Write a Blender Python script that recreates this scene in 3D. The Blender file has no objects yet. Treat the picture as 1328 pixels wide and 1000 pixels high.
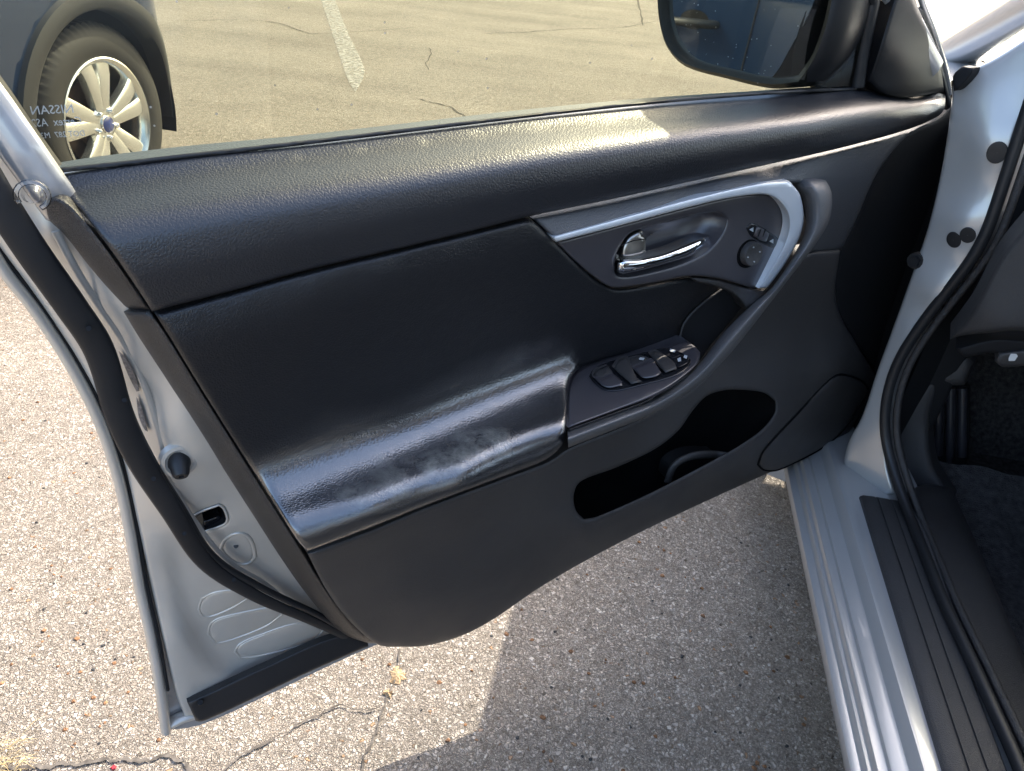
import bpy, bmesh, math, random
import numpy as np
from mathutils import Vector, Matrix
from mathutils.geometry import delaunay_2d_cdt
random.seed(7)
S = bpy.context.scene
COL = S.collection
R = math.radians

# ------------------------------------------------------------------ camera
# world: +X = right side of the silver car, +Y = its front, ground z = 0
CAM_P = np.array([-0.376, -1.2085, 1.2083])
YAW, PITCH, ROLL, FPX = 0.162766, 0.5862, 0.08985, 975.93   # FPX for a 1328 px wide picture
fwd = np.array([-math.sin(YAW)*math.cos(PITCH), math.cos(YAW)*math.cos(PITCH), -math.sin(PITCH)])
rgt = np.array([math.cos(YAW), math.sin(YAW), 0.0]); upv = np.cross(rgt, fwd)
rgt = math.cos(ROLL)*rgt + math.sin(ROLL)*upv; upv = np.cross(rgt, fwd)
cd = bpy.data.cameras.new('camera'); cam = bpy.data.objects.new('camera', cd); COL.objects.link(cam)
cd.sensor_width = 36.0; cd.lens = 36.0*FPX/1328.0; cd.clip_start = 0.02; cd.clip_end = 500
M = Matrix(((rgt[0], upv[0], -fwd[0], CAM_P[0]), (rgt[1], upv[1], -fwd[1], CAM_P[1]), (rgt[2], upv[2], -fwd[2], CAM_P[2]), (0, 0, 0, 1)))
cam.matrix_world = M
S.camera = cam

# ------------------------------------------------------------------ light
SUN_AZ = R(23)      # measured from +Y (car front) towards +X (car right)
SUN_EL = R(39)
sdir = Vector((math.sin(SUN_AZ)*math.cos(SUN_EL), math.cos(SUN_AZ)*math.cos(SUN_EL), math.sin(SUN_EL)))
sl = bpy.data.lights.new('sun', 'SUN'); so = bpy.data.objects.new('sun', sl); COL.objects.link(so)
sl.energy = 2.0; sl.angle = R(0.5); sl.color = (1.0, 0.92, 0.79)
so.rotation_euler = sdir.to_track_quat('Z', 'Y').to_euler(); so.location = (5, 6, 9)
W = bpy.data.worlds.new('World'); S.world = W; W.use_nodes = True
nt = W.node_tree; nt.nodes.clear()
wo = nt.nodes.new('ShaderNodeOutputWorld'); bg = nt.nodes.new('ShaderNodeBackground'); sk = nt.nodes.new('ShaderNodeTexSky')
sk.sky_type = 'NISHITA'; sk.sun_disc = False; sk.sun_elevation = SUN_EL; sk.sun_rotation = SUN_AZ
sk.air_density = 1.0; sk.dust_density = 4.0; sk.ozone_density = 1.0
bg.inputs['Strength'].default_value = 0.15
nt.links.new(sk.outputs[0], bg.inputs[0]); nt.links.new(bg.outputs[0], wo.inputs[0])
S.view_settings.view_transform = 'Standard'; S.view_settings.look = 'None'
S.view_settings.exposure = 2.22; S.view_settings.gamma = 1.0
S.render.engine = 'CYCLES'
S.cycles.max_bounces = 6; S.cycles.diffuse_bounces = 3; S.cycles.glossy_bounces = 4; S.cycles.transparent_max_bounces = 10
S.cycles.caustics_reflective = False; S.cycles.caustics_refractive = False

# ------------------------------------------------------------------ geometry helpers
def ray(px, py): return fwd + rgt*(px-664)/FPX - upv*(py-500)/FPX
class Frame:
    """a reference plane; at(px,py,h) = the point on it (raised h along its normal) read off the photograph"""
    def __init__(s, o, n): s.o = np.array(o, float); s.n = np.array(n, float)/np.linalg.norm(n)
    def at(s, px, py, h=0.0):
        d = ray(px, py); t = ((s.o + s.n*h - CAM_P) @ s.n)/(d @ s.n); return CAM_P + d*t
TH = 0.842                                            # how far the door stands open
DN = np.array([math.cos(TH), -math.sin(TH), 0]); DD = np.array([-math.sin(TH), -math.cos(TH), 0]); DO = np.array([-.02, 0, 0])
DOOR = Frame(DO, DN); GROUND = Frame((0, 0, 0), (0, 0, 1))
def door_pt(u, z, w): return DO + DD*u + DN*w + np.array([0, 0, z])

def tps(pts):
    P = np.array([(p[0], p[1]) for p in pts], float)/100.0; v = np.array([p[2] for p in pts], float); n = len(P)
    def U(r2): return np.where(r2 > 1e-12, r2*np.log(np.maximum(r2, 1e-12)), 0)
    if n < 4:
        m = float(v.mean()); return lambda x, y: m
    K = U(((P[:, None]-P[None])**2).sum(2)) + np.eye(n)*2e-2
    A = np.zeros((n+3, n+3)); A[:n, :n] = K; A[:n, n] = 1; A[:n, n+1:] = P; A[n, :n] = 1; A[n+1:, :n] = P.T
    s = np.linalg.solve(A, np.concatenate([v, [0, 0, 0]])); lo, hi = v.min()-.01, v.max()+.01
    def f(x, y):
        r2 = (P[:, 0]-x/100)**2 + (P[:, 1]-y/100)**2
        return float(min(hi, max(lo, U(r2) @ s[:n] + s[n] + s[n+1]*x/100 + s[n+2]*y/100)))
    return f
def rows(top, bot, ts, ws):
    return [(a[0]*(1-t)+b[0]*t, a[1]*(1-t)+b[1]*t, w) for a, b in zip(top, bot) for t, w in zip(ts, ws)]

def densify(poly, step, closed=True, corner=50):
    P = [np.array(p, float) for p in poly]; n = len(P); out = []
    def sharp(i):
        if not closed and i in (0, n-1): return True
        a = P[i]-P[i-1]; b = P[(i+1) % n]-P[i]
        c = (a@b)/(np.linalg.norm(a)*np.linalg.norm(b)+1e-9); return math.degrees(math.acos(max(-1, min(1, c)))) > corner
    def tan(i):
        if sharp(i): return None
        return (P[(i+1) % n]-P[i-1])/(np.linalg.norm(P[(i+1) % n]-P[i])+np.linalg.norm(P[i]-P[i-1])+1e-9)
    for i in range(n if closed else n-1):
        a, b = P[i], P[(i+1) % n]; L = np.linalg.norm(b-a); ch = (b-a)/(L+1e-9)
        ta, tb = tan(i), tan((i+1) % n); ta = ch if ta is None else ta; tb = ch if tb is None else tb
        k = max(1, int(math.ceil(L/step)))
        for j in range(k):
            t = j/k; h = (2*t**3-3*t*t+1, t**3-2*t*t+t, -2*t**3+3*t*t, t**3-t*t)
            out.append(h[0]*a + h[1]*L*ta + h[2]*b + h[3]*L*tb)
    if not closed: out.append(P[-1])
    return np.array(out)
def inside(poly, x, y):
    x0, y0 = poly[:, 0], poly[:, 1]; x1, y1 = np.roll(x0, -1), np.roll(y0, -1)
    c = ((y0 > y) != (y1 > y)); xi = (x1-x0)*(y-y0)/np.where(y1 == y0, 1e-9, y1-y0)+x0
    return bool(np.count_nonzero(c & (x < xi)) % 2)
def edist(poly, x, y):
    a = poly; b = np.roll(poly, -1, 0); d = b-a; q = np.array([x, y])
    t = np.clip(((q-a)*d).sum(1)/((d*d).sum(1)+1e-12), 0, 1); c = a+d*t[:, None]
    return float(np.sqrt(((c-q)**2).sum(1).min()))

def tag(o, label=None, cat=None, group=None, kind=None):
    if label: o['label'] = label
    if cat: o['category'] = cat
    if group: o['group'] = group
    if kind: o['kind'] = kind
    return o
def mesh_obj(name, verts, faces, mat, parent=None, smooth=True, label=None, autos=None):
    me = bpy.data.meshes.new(name); me.from_pydata([tuple(float(c) for c in v) for v in verts], [], [tuple(f) for f in faces]); me.update()
    if smooth: me.polygons.foreach_set('use_smooth', [True]*len(me.polygons))
    if mat: me.materials.append(mat)
    if autos: me.set_sharp_from_angle(angle=R(autos))
    o = bpy.data.objects.new(name, me); COL.objects.link(o); o.parent = parent
    if label: o['label'] = label
    return o
def tri2d(outline, holes, step, rings, ringpoly):
    """triangulate a 2-D outline with holes, grid points inside and rings of points along the edge"""
    V = []; E = []
    for pl in [outline]+holes:
        b = len(V); n = len(pl); V += [tuple(p) for p in pl]; E += [(b+i, b+(i+1) % n) for i in range(n)]
    nb = len(V)
    def ok(x, y, d):
        return inside(outline, x, y) and not any(inside(h, x, y) for h in holes) and min([edist(p, x, y) for p in [outline]+holes]) >= d
    for pl in ringpoly:
        t = np.roll(pl, -1, 0)-np.roll(pl, 1, 0); t /= (np.linalg.norm(t, axis=1)[:, None]+1e-9)
        nrm = np.stack([-t[:, 1], t[:, 0]], 1)
        for d in rings:
            for sg in (1, -1):
                for q in pl+nrm*d*sg:
                    if ok(q[0], q[1], d*.93): V.append(tuple(q))
    x0, y0 = outline.min(0); x1, y1 = outline.max(0); j = 0; y = y0
    far = (max(rings) if rings else 0)+step*.45
    while y < y1:
        x = x0+(step/2 if j % 2 else 0)
        while x < x1:
            if ok(x, y, far): V.append((x, y))
            x += step
        y += step*.87; j += 1
    vv, ee, ff, ov, oe, of = delaunay_2d_cdt([Vector(v) for v in V], E, [], 0, 1e-4)
    F = []
    for f in ff:
        c = sum((vv[i] for i in f), Vector((0, 0)))/3
        if inside(outline, c.x, c.y) and not any(inside(h, c.x, c.y) for h in holes): F.append(list(f))
    return [(v.x, v.y) for v in vv], F
def patch(name, outline, h, mat, parent, frame=DOOR, step=14, edge=(0, 0), skirt=.015, holes=(), lift=(0, 0, 0), label=None, osp=7, corner=50, hole_edge=None, flip=False, smooth=True, hskirt=None):
    """a moulded panel: outline traced on the photograph, relief h(px,py) in metres above the frame plane, rolled edges, returned rim"""
    ol = densify(outline, osp, corner=corner); hl = [densify(q, osp, corner=corner) for q in holes]
    hf = h if callable(h) else (tps(h) if isinstance(h, (list, tuple)) else (lambda x, y: h))
    Rr, dep = edge; rings = [Rr*k for k in (.1, .3, .6, 1.0)] if Rr else []
    V2, F = tri2d(ol, hl, step, rings, [ol]+(hl if Rr else []))
    lift = np.array(lift); V = []
    for x, y in V2:
        w = hf(x, y)
        if Rr:
            d = min(edist(p, x, y) for p in [ol]+hl)
            if d < Rr: w -= dep*(1-math.sqrt(max(0, 1-(1-d/Rr)**2)))
        V.append(frame.at(x, y, w)+lift)
    # rim
    from collections import Counter
    cnt = Counter()
    for f in F:
        for i in range(3): cnt[tuple(sorted((f[i], f[(i+1) % 3])))] += 1
    if skirt:
        rim = {}
        for f in list(F):
            for i in range(3):
                a, b = f[i], f[(i+1) % 3]
                if cnt[tuple(sorted((a, b)))] == 1:
                    if hskirt == 0 and hl and min(edist(p, *V2[a]) for p in hl) < 1e-2: continue
                    for q in (a, b):
                        if q not in rim: rim[q] = len(V); V.append(V[q]-frame.n*skirt)
                    F.append([b, a, rim[a]]); F.append([b, rim[a], rim[b]])
    V = np.array(V)
    f = F[0]; nn = np.cross(V[f[1]]-V[f[0]], V[f[2]]-V[f[0]])
    if (nn @ frame.n < 0) != flip: F = [q[::-1] for q in F]
    o = mesh_obj(name, V, F, mat, parent, smooth, label, autos=48)
    return o
def tube(name, pts, rad, mat, parent=None, seg=10, closed=False, label=None, flat=None, caps=True):
    """swept tube through 3-D points; rad number or list; flat=(axis, factor) squashes it along a world axis"""
    P = [np.array(p, float) for p in pts]; n = len(P); rr = rad if hasattr(rad, '__len__') else [rad]*n
    V = []; F = []; up = None
    for i in range(n):
        t = (P[(i+1) % n]-P[i-1]) if closed or 0 < i < n-1 else (P[1]-P[0] if i == 0 else P[-1]-P[-2])
        t /= np.linalg.norm(t)+1e-12
        if flat is not None: a = np.array(flat[0], float)
        else:
            a = up if up is not None else (np.array([0, 0, 1.]) if abs(t[2]) < .9 else np.array([1., 0, 0]))
        a = a-(a@t)*t; a /= np.linalg.norm(a)+1e-12; up = a; b = np.cross(t, a)
        k = flat[1] if flat else 1
        for j in range(seg):
            an = 2*math.pi*j/seg; V.append(P[i]+rr[i]*(math.cos(an)*a*k+math.sin(an)*b))
    for i in range(n if closed else n-1):
        for j in range(seg):
            a0 = i*seg+j; a1 = i*seg+(j+1) % seg; b0 = ((i+1) % n)*seg+j; b1 = ((i+1) % n)*seg+(j+1) % seg
            F.append((a0, a1, b1, b0))
    if caps and not closed: F.append(tuple(range(seg))[::-1]); F.append(tuple((n-1)*seg+j for j in range(seg)))
    return mesh_obj(name, V, F, mat, parent, True, label, autos=60)
def px_tube(name, path, w, rad, mat, parent, step=10, flat=None, seg=10, label=None, frame=DOOR):
    """path of (px,py[,w]) laid on the frame"""
    q = densify([(p[0], p[1]) for p in path], step, closed=False)
    if len(path[0]) > 2:
        arc = np.concatenate([[0], np.cumsum([math.dist(path[i][:2], path[i+1][:2]) for i in range(len(path)-1)])])
        aq = np.concatenate([[0], np.cumsum(np.linalg.norm(np.diff(q, axis=0), axis=1))]); ws = np.interp(aq/aq[-1], arc/arc[-1], [p[2] for p in path])
    else: ws = [w]*len(q)
    rr = rad if not callable(rad) else [rad(i/(len(q)-1)) for i in range(len(q))]
    return tube(name, [frame.at(x, y, ww) for (x, y), ww in zip(q, ws)], rr, mat, parent, seg, flat=(frame.n, flat) if flat else None, label=label)
def grid(name, rowsP, mat, parent=None, smooth=True, label=None, autos=50, flip=False):
    """rows of 3-D points lofted into a sheet"""
    n = len(rowsP[0]); V = [p for r in rowsP for p in r]; F = []
    for i in range(len(rowsP)-1):
        for j in range(n-1):
            q = (i*n+j, i*n+j+1, (i+1)*n+j+1, (i+1)*n+j); F.append(q[::-1] if flip else q)
    return mesh_obj(name, V, F, mat, parent, smooth, label, autos)
def box(name, c, s, mat, parent=None, bev=.004, rot=None, label=None, seg=2):
    bm = bmesh.new(); bmesh.ops.create_cube(bm, size=1); bmesh.ops.scale(bm, vec=s, verts=bm.verts)
    if bev: bmesh.ops.bevel(bm, geom=list(bm.edges), offset=bev, segments=seg, profile=.5, affect='EDGES')
    if rot is not None: bmesh.ops.transform(bm, matrix=rot, verts=bm.verts)
    bmesh.ops.translate(bm, vec=c, verts=bm.verts)
    me = bpy.data.meshes.new(name); bm.to_mesh(me); bm.free(); me.materials.append(mat)
    me.polygons.foreach_set('use_smooth', [True]*len(me.polygons)); me.set_sharp_from_angle(angle=R(50))
    o = bpy.data.objects.new(name, me); COL.objects.link(o); o.parent = parent
    if label: o['label'] = label
    return o
def lathe(name, prof, mat, parent=None, seg=64, c=(0, 0, 0), axis='X', label=None, rad_fn=None, autos=40):
    """profile (r, along axis) spun round the axis"""
    V = []; F = []; n = len(prof)
    for i in range(seg):
        a = 2*math.pi*i/seg
        for k, (r, x) in enumerate(prof):
            rr = r+(rad_fn(i, k) if rad_fn else 0)
            V.append((c[0]+x, c[1]+rr*math.cos(a), c[2]+rr*math.sin(a)))
    for i in range(seg):
        for k in range(n-1):
            F.append((i*n+k, i*n+k+1, ((i+1) % seg)*n+k+1, ((i+1) % seg)*n+k))
    return mesh_obj(name, V, F, mat, parent, True, label, autos)
def empty(name, loc=(0, 0, 0)):
    o = bpy.data.objects.new(name, None); COL.objects.link(o); o.location = loc; o.empty_display_size = .1; return o

# ------------------------------------------------------------------ materials
def mat(name, col, rough=.5, metal=0, spec=.5, coat=0, bump=None, var=0, ior=1.5, vscale=6, rvar=0):
    """bump: list of (kind, scale, strength, distance)"""
    m = bpy.data.materials.new(name); m.use_nodes = True; t = m.node_tree; b = t.nodes['Principled BSDF']
    b.inputs['Base Color'].default_value = (*col, 1); b.inputs['Roughness'].default_value = rough; b.inputs['Metallic'].default_value = metal
    b.inputs['Specular IOR Level'].default_value = spec; b.inputs['Coat Weight'].default_value = coat; b.inputs['IOR'].default_value = ior
    tc = t.nodes.new('ShaderNodeTexCoord')
    if var:
        nz = t.nodes.new('ShaderNodeTexNoise'); nz.inputs['Scale'].default_value = vscale; nz.inputs['Detail'].default_value = 6; t.links.new(tc.outputs['Object'], nz.inputs['Vector'])
        mr = t.nodes.new('ShaderNodeMapRange'); mr.inputs[1].default_value = .3; mr.inputs[2].default_value = .7; mr.inputs[3].default_value = 1-var; mr.inputs[4].default_value = 1+var
        mx = t.nodes.new('ShaderNodeVectorMath'); mx.operation = 'SCALE'; mx.inputs[0].default_value = col
        t.links.new(nz.outputs[0], mr.inputs[0]); t.links.new(mr.outputs[0], mx.inputs['Scale']); t.links.new(mx.outputs[0], b.inputs['Base Color'])
    if rvar:
        nz = t.nodes.new('ShaderNodeTexNoise'); nz.inputs['Scale'].default_value = 14; nz.inputs['Detail'].default_value = 7; t.links.new(tc.outputs['Object'], nz.inputs['Vector'])
        mr = t.nodes.new('ShaderNodeMapRange'); mr.inputs[1].default_value = .3; mr.inputs[2].default_value = .7; mr.inputs[3].default_value = rough-rvar; mr.inputs[4].default_value = rough+rvar
        t.links.new(nz.outputs[0], mr.inputs[0]); t.links.new(mr.outputs[0], b.inputs['Roughness'])
    last = None
    for kind, sc, st, dist in (bump or []):
        bn = t.nodes.new('ShaderNodeBump'); bn.inputs['Strength'].default_value = st; bn.inputs['Distance'].default_value = dist
        if kind == 'grain':
            v = t.nodes.new('ShaderNodeTexVoronoi'); v.feature = 'DISTANCE_TO_EDGE'; v.inputs['Scale'].default_value = sc
            wz = t.nodes.new('ShaderNodeTexNoise'); wz.inputs['Scale'].default_value = sc*.8; t.links.new(tc.outputs['Object'], wz.inputs['Vector'])
            am = t.nodes.new('ShaderNodeVectorMath'); am.operation = 'MULTIPLY_ADD'; am.inputs[1].default_value = (.55/sc,)*3
            t.links.new(wz.outputs['Color'], am.inputs[0]); t.links.new(tc.outputs['Object'], am.inputs[2]); t.links.new(am.outputs[0], v.inputs['Vector'])
            mr = t.nodes.new('ShaderNodeMapRange'); mr.inputs[1].default_value = 0; mr.inputs[2].default_value = .28; mr.interpolation_type = 'SMOOTHSTEP'
            t.links.new(v.outputs['Distance'], mr.inputs[0]); t.links.new(mr.outputs[0], bn.inputs['Height'])
        else:
            v = t.nodes.new('ShaderNodeTexNoise'); v.inputs['Scale'].default_value = sc; v.inputs['Detail'].default_value = 3
            t.links.new(tc.outputs['Object'], v.inputs['Vector']); t.links.new(v.outputs[0], bn.inputs['Height'])
        if last: t.links.new(last.outputs[0], bn.inputs['Normal'])
        last = bn
    if last: t.links.new(last.outputs[0], b.inputs['Normal'])
    return m
M_PAD = mat('grained_black_vinyl', (.016, .0165, .0195), .36, spec=.8, bump=[('grain', 300, .20, .0011)], rvar=.03)
M_PAD2 = mat('fine_grained_black_vinyl', (.050, .051, .056), .42, spec=.9, bump=[('grain', 420, .40, .0009)], rvar=.05)
M_PLAST = mat('black_moulded_plastic', (.044, .041, .040), .44, spec=.55, bump=[('grain', 560, .45, .0006)], var=.12, rvar=.05)
M_EDGE = mat('brown_black_grained_plastic', (.021, .018, .017), .36, spec=.85, bump=[('grain', 480, .6, .001)], var=.1)
M_SATIN = mat('satin_dark_plastic', (.052, .048, .053), .33, spec=.9, bump=[('noise', 1500, .05, .0004)])
M_SAIL = mat('dull_black_plastic', (.008, .008, .009), .5, spec=.35, bump=[('noise', 900, .1, .0004)])
M_GLOSSBLK = mat('gloss_black_plastic', (.012, .012, .014), .22)
M_DEEP = mat('matt_black_plastic', (.010, .010, .011), .7, spec=.3)
M_RUB = mat('black_rubber', (.016, .016, .017), .45, spec=.45, bump=[('noise', 90, .2, .002)], var=.2, rvar=.08)
M_SILVER = mat('silver_paint', (.52, .52, .52), .24, metal=.5, coat=.8, var=.03, bump=[('noise', 30, .03, .002)])
M_SILL = mat('silver_sill_paint', (.50, .49, .47), .28, metal=.3, coat=.5, var=.03, bump=[('noise', 25, .05, .002)])
M_SILVER_IN = mat('silver_primer_paint', (.64, .60, .53), .33, metal=.4, coat=.25, var=.07, vscale=9, bump=[('noise', 40, .06, .002)], rvar=.06)
M_ACC = mat('silver_accent_paint', (.74, .77, .80), .28, metal=.35)
M_CHROME = mat('chrome', (.82, .83, .85), .06, metal=1)
M_STEEL = mat('bare_steel', (.45, .43, .40), .35, metal=1, var=.3, vscale=60)
M_CARPET = mat('black_carpet', (.062, .056, .053), .95, spec=.1, bump=[('noise', 700, .9, .004)], var=.5, vscale=120)
M_MAT = mat('charcoal_mat', (.062, .058, .057), .9, spec=.15, bump=[('noise', 420, .9, .004)], var=.4, vscale=90)
M_BLUE = mat('dark_blue_paint', (.010, .026, .066), .22, metal=.3, coat=1)
M_CLAD = mat('grey_black_cladding', (.017, .0185, .021), .5, bump=[('noise', 500, .2, .001)], var=.1)
M_TYRE = mat('tyre_rubber', (.009, .0088, .0086), .7, var=.2, vscale=25, bump=[('noise', 200, .2, .001)])
M_ALLOY = mat('machined_alloy', (.72, .73, .72), .22, metal=.9)
M_RUST = mat('rusty_disc', (.09, .055, .035), .6, metal=.4, var=.4, vscale=20)
M_BADGE = mat('blue_enamel', (.01, .03, .16), .2, coat=1)
M_WHITE = mat('white_print', (.75, .76, .74), .6)
M_PRINT = mat('grey_brown_print', (.22, .19, .17), .6, var=.6, vscale=260)
M_FADED = mat('faded_etch_print', (.42, .44, .44), .7)
M_STRAW = mat('dry_straw', (.45, .34, .16), .8, var=.3, vscale=30)
M_LEAF = mat('brown_debris', (.20, .10, .045), .8, var=.6, vscale=90)
M_DARKSTONE = mat('dark_chips', (.035, .035, .035), .8, var=.4, vscale=40)
M_RED = mat('red_scrap', (.30, .02, .03), .6)
M_CRACK = mat('crack_dirt', (.11, .098, .085), .95, spec=.1, var=.5, vscale=70)
M_STAIN = mat('crack_fill_sand', (.36, .25, .14), .9, var=.5, vscale=60, bump=[('noise', 160, .8, .006)])
M_BELT = mat('grey_webbing', (.30, .30, .29), .7, bump=[('noise', 600, .3, .001)])
M_CLOTH = mat('charcoal_seat_leather', (.022, .022, .024), .5, bump=[('grain', 300, .3, .001)])

# worn shiny vinyl of the insert: smoother where arms rubbed it, with peeling wear
def insert_material():
    m = mat('worn_black_leatherette', (.010, .0105, .0125), .3, spec=.5, coat=.0, bump=[('grain', 330, .30, .0008), ('noise', 45, .30, .004)])
    t = m.node_tree; b = t.nodes['Principled BSDF']; tc = t.nodes.new('ShaderNodeTexCoord')
    # mask: a capsule along the middle of the armrest top
    def band(a, c, rad, soft, nsc=22):
        A = np.array(a); Bv = np.array(c)-A; L2 = float(Bv@Bv)
        s = t.nodes.new('ShaderNodeVectorMath'); s.operation = 'SUBTRACT'; s.inputs[1].default_value = tuple(A); t.links.new(tc.outputs['Object'], s.inputs[0])
        d = t.nodes.new('ShaderNodeVectorMath'); d.operation = 'DOT_PRODUCT'; d.inputs[1].default_value = tuple(Bv/L2); t.links.new(s.outputs[0], d.inputs[0])
        cl = t.nodes.new('ShaderNodeClamp'); t.links.new(d.outputs['Value'], cl.inputs[0])
        sc = t.nodes.new('ShaderNodeVectorMath'); sc.operation = 'SCALE'; sc.inputs[0].default_value = tuple(Bv); t.links.new(cl.outputs[0], sc.inputs['Scale'])
        ds = t.nodes.new('ShaderNodeVectorMath'); ds.operation = 'DISTANCE'; t.links.new(s.outputs[0], ds.inputs[0]); t.links.new(sc.outputs[0], ds.inputs[1])
        nz = t.nodes.new('ShaderNodeTexNoise'); nz.inputs['Scale'].default_value = nsc; nz.inputs['Detail'].default_value = 3; t.links.new(tc.outputs['Object'], nz.inputs['Vector'])
        ad = t.nodes.new('ShaderNodeMath'); ad.operation = 'MULTIPLY_ADD'; ad.inputs[1].default_value = soft*1.3; t.links.new(nz.outputs[0], ad.inputs[0]); t.links.new(ds.outputs['Value'], ad.inputs[2])
        mr = t.nodes.new('ShaderNodeMapRange'); mr.inputs[1].default_value = rad+soft*.65; mr.inputs[2].default_value = rad+soft*1.35; mr.inputs[3].default_value = 1; mr.inputs[4].default_value = 0; mr.interpolation_type = 'SMOOTHSTEP'
        t.links.new(ad.outputs[0], mr.inputs[0]); return mr
    shine = band(DOOR.at(370, 660, .06), DOOR.at(735, 515, .05),   .046, .055, 6)
    wear = band(DOOR.at(470, 622, .07), DOOR.at(640, 562, .065), .014, .034)
    # roughness
    mx = t.nodes.new('ShaderNodeMapRange'); mx.inputs[3].default_value = .36; mx.inputs[4].default_value = .26
    t.links.new(shine.outputs[0], mx.inputs[0])
    ct = t.nodes.new('ShaderNodeMapRange'); ct.inputs[3].default_value = .0; ct.inputs[4].default_value = 1.0; t.links.new(shine.outputs[0], ct.inputs[0]); t.links.new(ct.outputs[0], b.inputs['Coat Weight'])
    b.inputs['Coat IOR'].default_value = 2.3; b.inputs['Coat Roughness'].default_value = .17
    ad = t.nodes.new('ShaderNodeMath'); ad.operation = 'MULTIPLY_ADD'; ad.inputs[1].default_value = .12; t.links.new(wear.outputs[0], ad.inputs[0]); t.links.new(mx.outputs[0], ad.inputs[2]); t.links.new(ad.outputs[0], b.inputs['Roughness'])
    # colour: scuffed grey film in the wear patch
    fine = t.nodes.new('ShaderNodeTexNoise'); fine.inputs['Scale'].default_value = 32; fine.inputs['Detail'].default_value = 6; fine.inputs['Roughness'].default_value = .7; t.links.new(tc.outputs['Object'], fine.inputs['Vector'])
    fr = t.nodes.new('ShaderNodeMapRange'); fr.inputs[1].default_value = .42; fr.inputs[2].default_value = .62; t.links.new(fine.outputs[0], fr.inputs[0])
    mu = t.nodes.new('ShaderNodeMath'); mu.operation = 'MULTIPLY'; t.links.new(fr.outputs[0], mu.inputs[0]); t.links.new(wear.outputs[0], mu.inputs[1])
    mc = t.nodes.new('ShaderNodeMix'); mc.data_type = 'RGBA'; mc.inputs[6].default_value = (.010, .0105, .0125, 1); mc.inputs[7].default_value = (.17, .175, .16, 1)
    t.links.new(mu.outputs[0], mc.inputs[0]); t.links.new(mc.outputs[2], b.inputs['Base Color'])
    # peeled edge relief
    last = b.inputs['Normal'].links[0].from_node
    bn = t.nodes.new('ShaderNodeBump'); bn.inputs['Strength'].default_value = .8; bn.inputs['Distance'].default_value = .0016
    t.links.new(mu.outputs[0], bn.inputs['Height']); t.links.new(last.outputs[0], bn.inputs['Normal']); t.links.new(bn.outputs[0], b.inputs['Normal']); 
    cb = t.nodes.new('ShaderNodeBump'); cb.inputs['Strength'].default_value = .35; t.links.new(last.outputs[0], cb.inputs['Normal']); cb.inputs['Distance'].default_value = .0012; t.links.new(mu.outputs[0], cb.inputs['Height'])
    gm = t.nodes.new('ShaderNodeNewGeometry'); mn = t.nodes.new('ShaderNodeMix'); mn.data_type = 'VECTOR'; mn.inputs[0].default_value = .45; t.links.new(gm.outputs['Normal'], mn.inputs[4]); t.links.new(cb.outputs[0], mn.inputs[5]); t.links.new(mn.outputs[1], b.inputs['Coat Normal'])
    return m
M_INSERT = insert_material()

def glass_mat(name, tint, refl=1.0, dust=0.0):
    m = bpy.data.materials.new(name); m.use_nodes = True; t = m.node_tree; t.nodes.clear()
    o = t.nodes.new('ShaderNodeOutputMaterial'); tr = t.nodes.new('ShaderNodeBsdfTransparent'); tr.inputs[0].default_value = (*tint, 1)
    gl = t.nodes.new('ShaderNodeBsdfGlossy'); gl.inputs['Roughness'].default_value = .01; fr = t.nodes.new('ShaderNodeFresnel'); fr.inputs[0].default_value = 1.45
    mu = t.nodes.new('ShaderNodeMath'); mu.operation = 'MULTIPLY'; mu.inputs[1].default_value = refl
    mx = t.nodes.new('ShaderNodeMixShader'); t.links.new(fr.outputs[0], mu.inputs[0]); t.links.new(mu.outputs[0], mx.inputs[0]); t.links.new(tr.outputs[0], mx.inputs[1]); t.links.new(gl.outputs[0], mx.inputs[2])
    fin = mx
    if dust:
        df = t.nodes.new('ShaderNodeBsdfDiffuse'); df.inputs[0].default_value = (.6, .58, .52, 1); tc = t.nodes.new('ShaderNodeTexCoord')
        v = t.nodes.new('ShaderNodeTexVoronoi'); v.inputs['Scale'].default_value = 75; t.links.new(tc.outputs['Object'], v.inputs['Vector'])
        mr = t.nodes.new('ShaderNodeMapRange'); mr.inputs[1].default_value = .10; mr.inputs[2].default_value = .05; mr.inputs[3].default_value = 0; mr.inputs[4].default_value = .55; t.links.new(v.outputs['Distance'], mr.inputs[0])
        nz = t.nodes.new('ShaderNodeTexNoise'); nz.inputs['Scale'].default_value = 7; nz.inputs['Detail'].default_value = 6; t.links.new(tc.outputs['Object'], nz.inputs['Vector'])
        m2 = t.nodes.new('ShaderNodeMapRange'); m2.inputs[1].default_value = .35; m2.inputs[2].default_value = .75; m2.inputs[3].default_value = dust*.2; m2.inputs[4].default_value = dust; t.links.new(nz.outputs[0], m2.inputs[0])
        wn = t.nodes.new('ShaderNodeSeparateColor'); t.links.new(v.outputs['Color'], wn.inputs[0]); gt = t.nodes.new('ShaderNodeMath'); gt.operation = 'GREATER_THAN'; gt.inputs[1].default_value = .78; t.links.new(wn.outputs[0], gt.inputs[0])
        mm = t.nodes.new('ShaderNodeMath'); mm.operation = 'MULTIPLY'; t.links.new(mr.outputs[0], mm.inputs[0]); t.links.new(gt.outputs[0], mm.inputs[1])
        am = t.nodes.new('ShaderNodeMath'); am.operation = 'ADD'; t.links.new(mm.outputs[0], am.inputs[0]); t.links.new(m2.outputs[0], am.inputs[1])
        m3 = t.nodes.new('ShaderNodeMixShader'); t.links.new(am.outputs[0], m3.inputs[0]); t.links.new(mx.outputs[0], m3.inputs[1]); t.links.new(df.outputs[0], m3.inputs[2]); fin = m3
    t.links.new(fin.outputs[0], o.inputs[0]); return m
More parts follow.
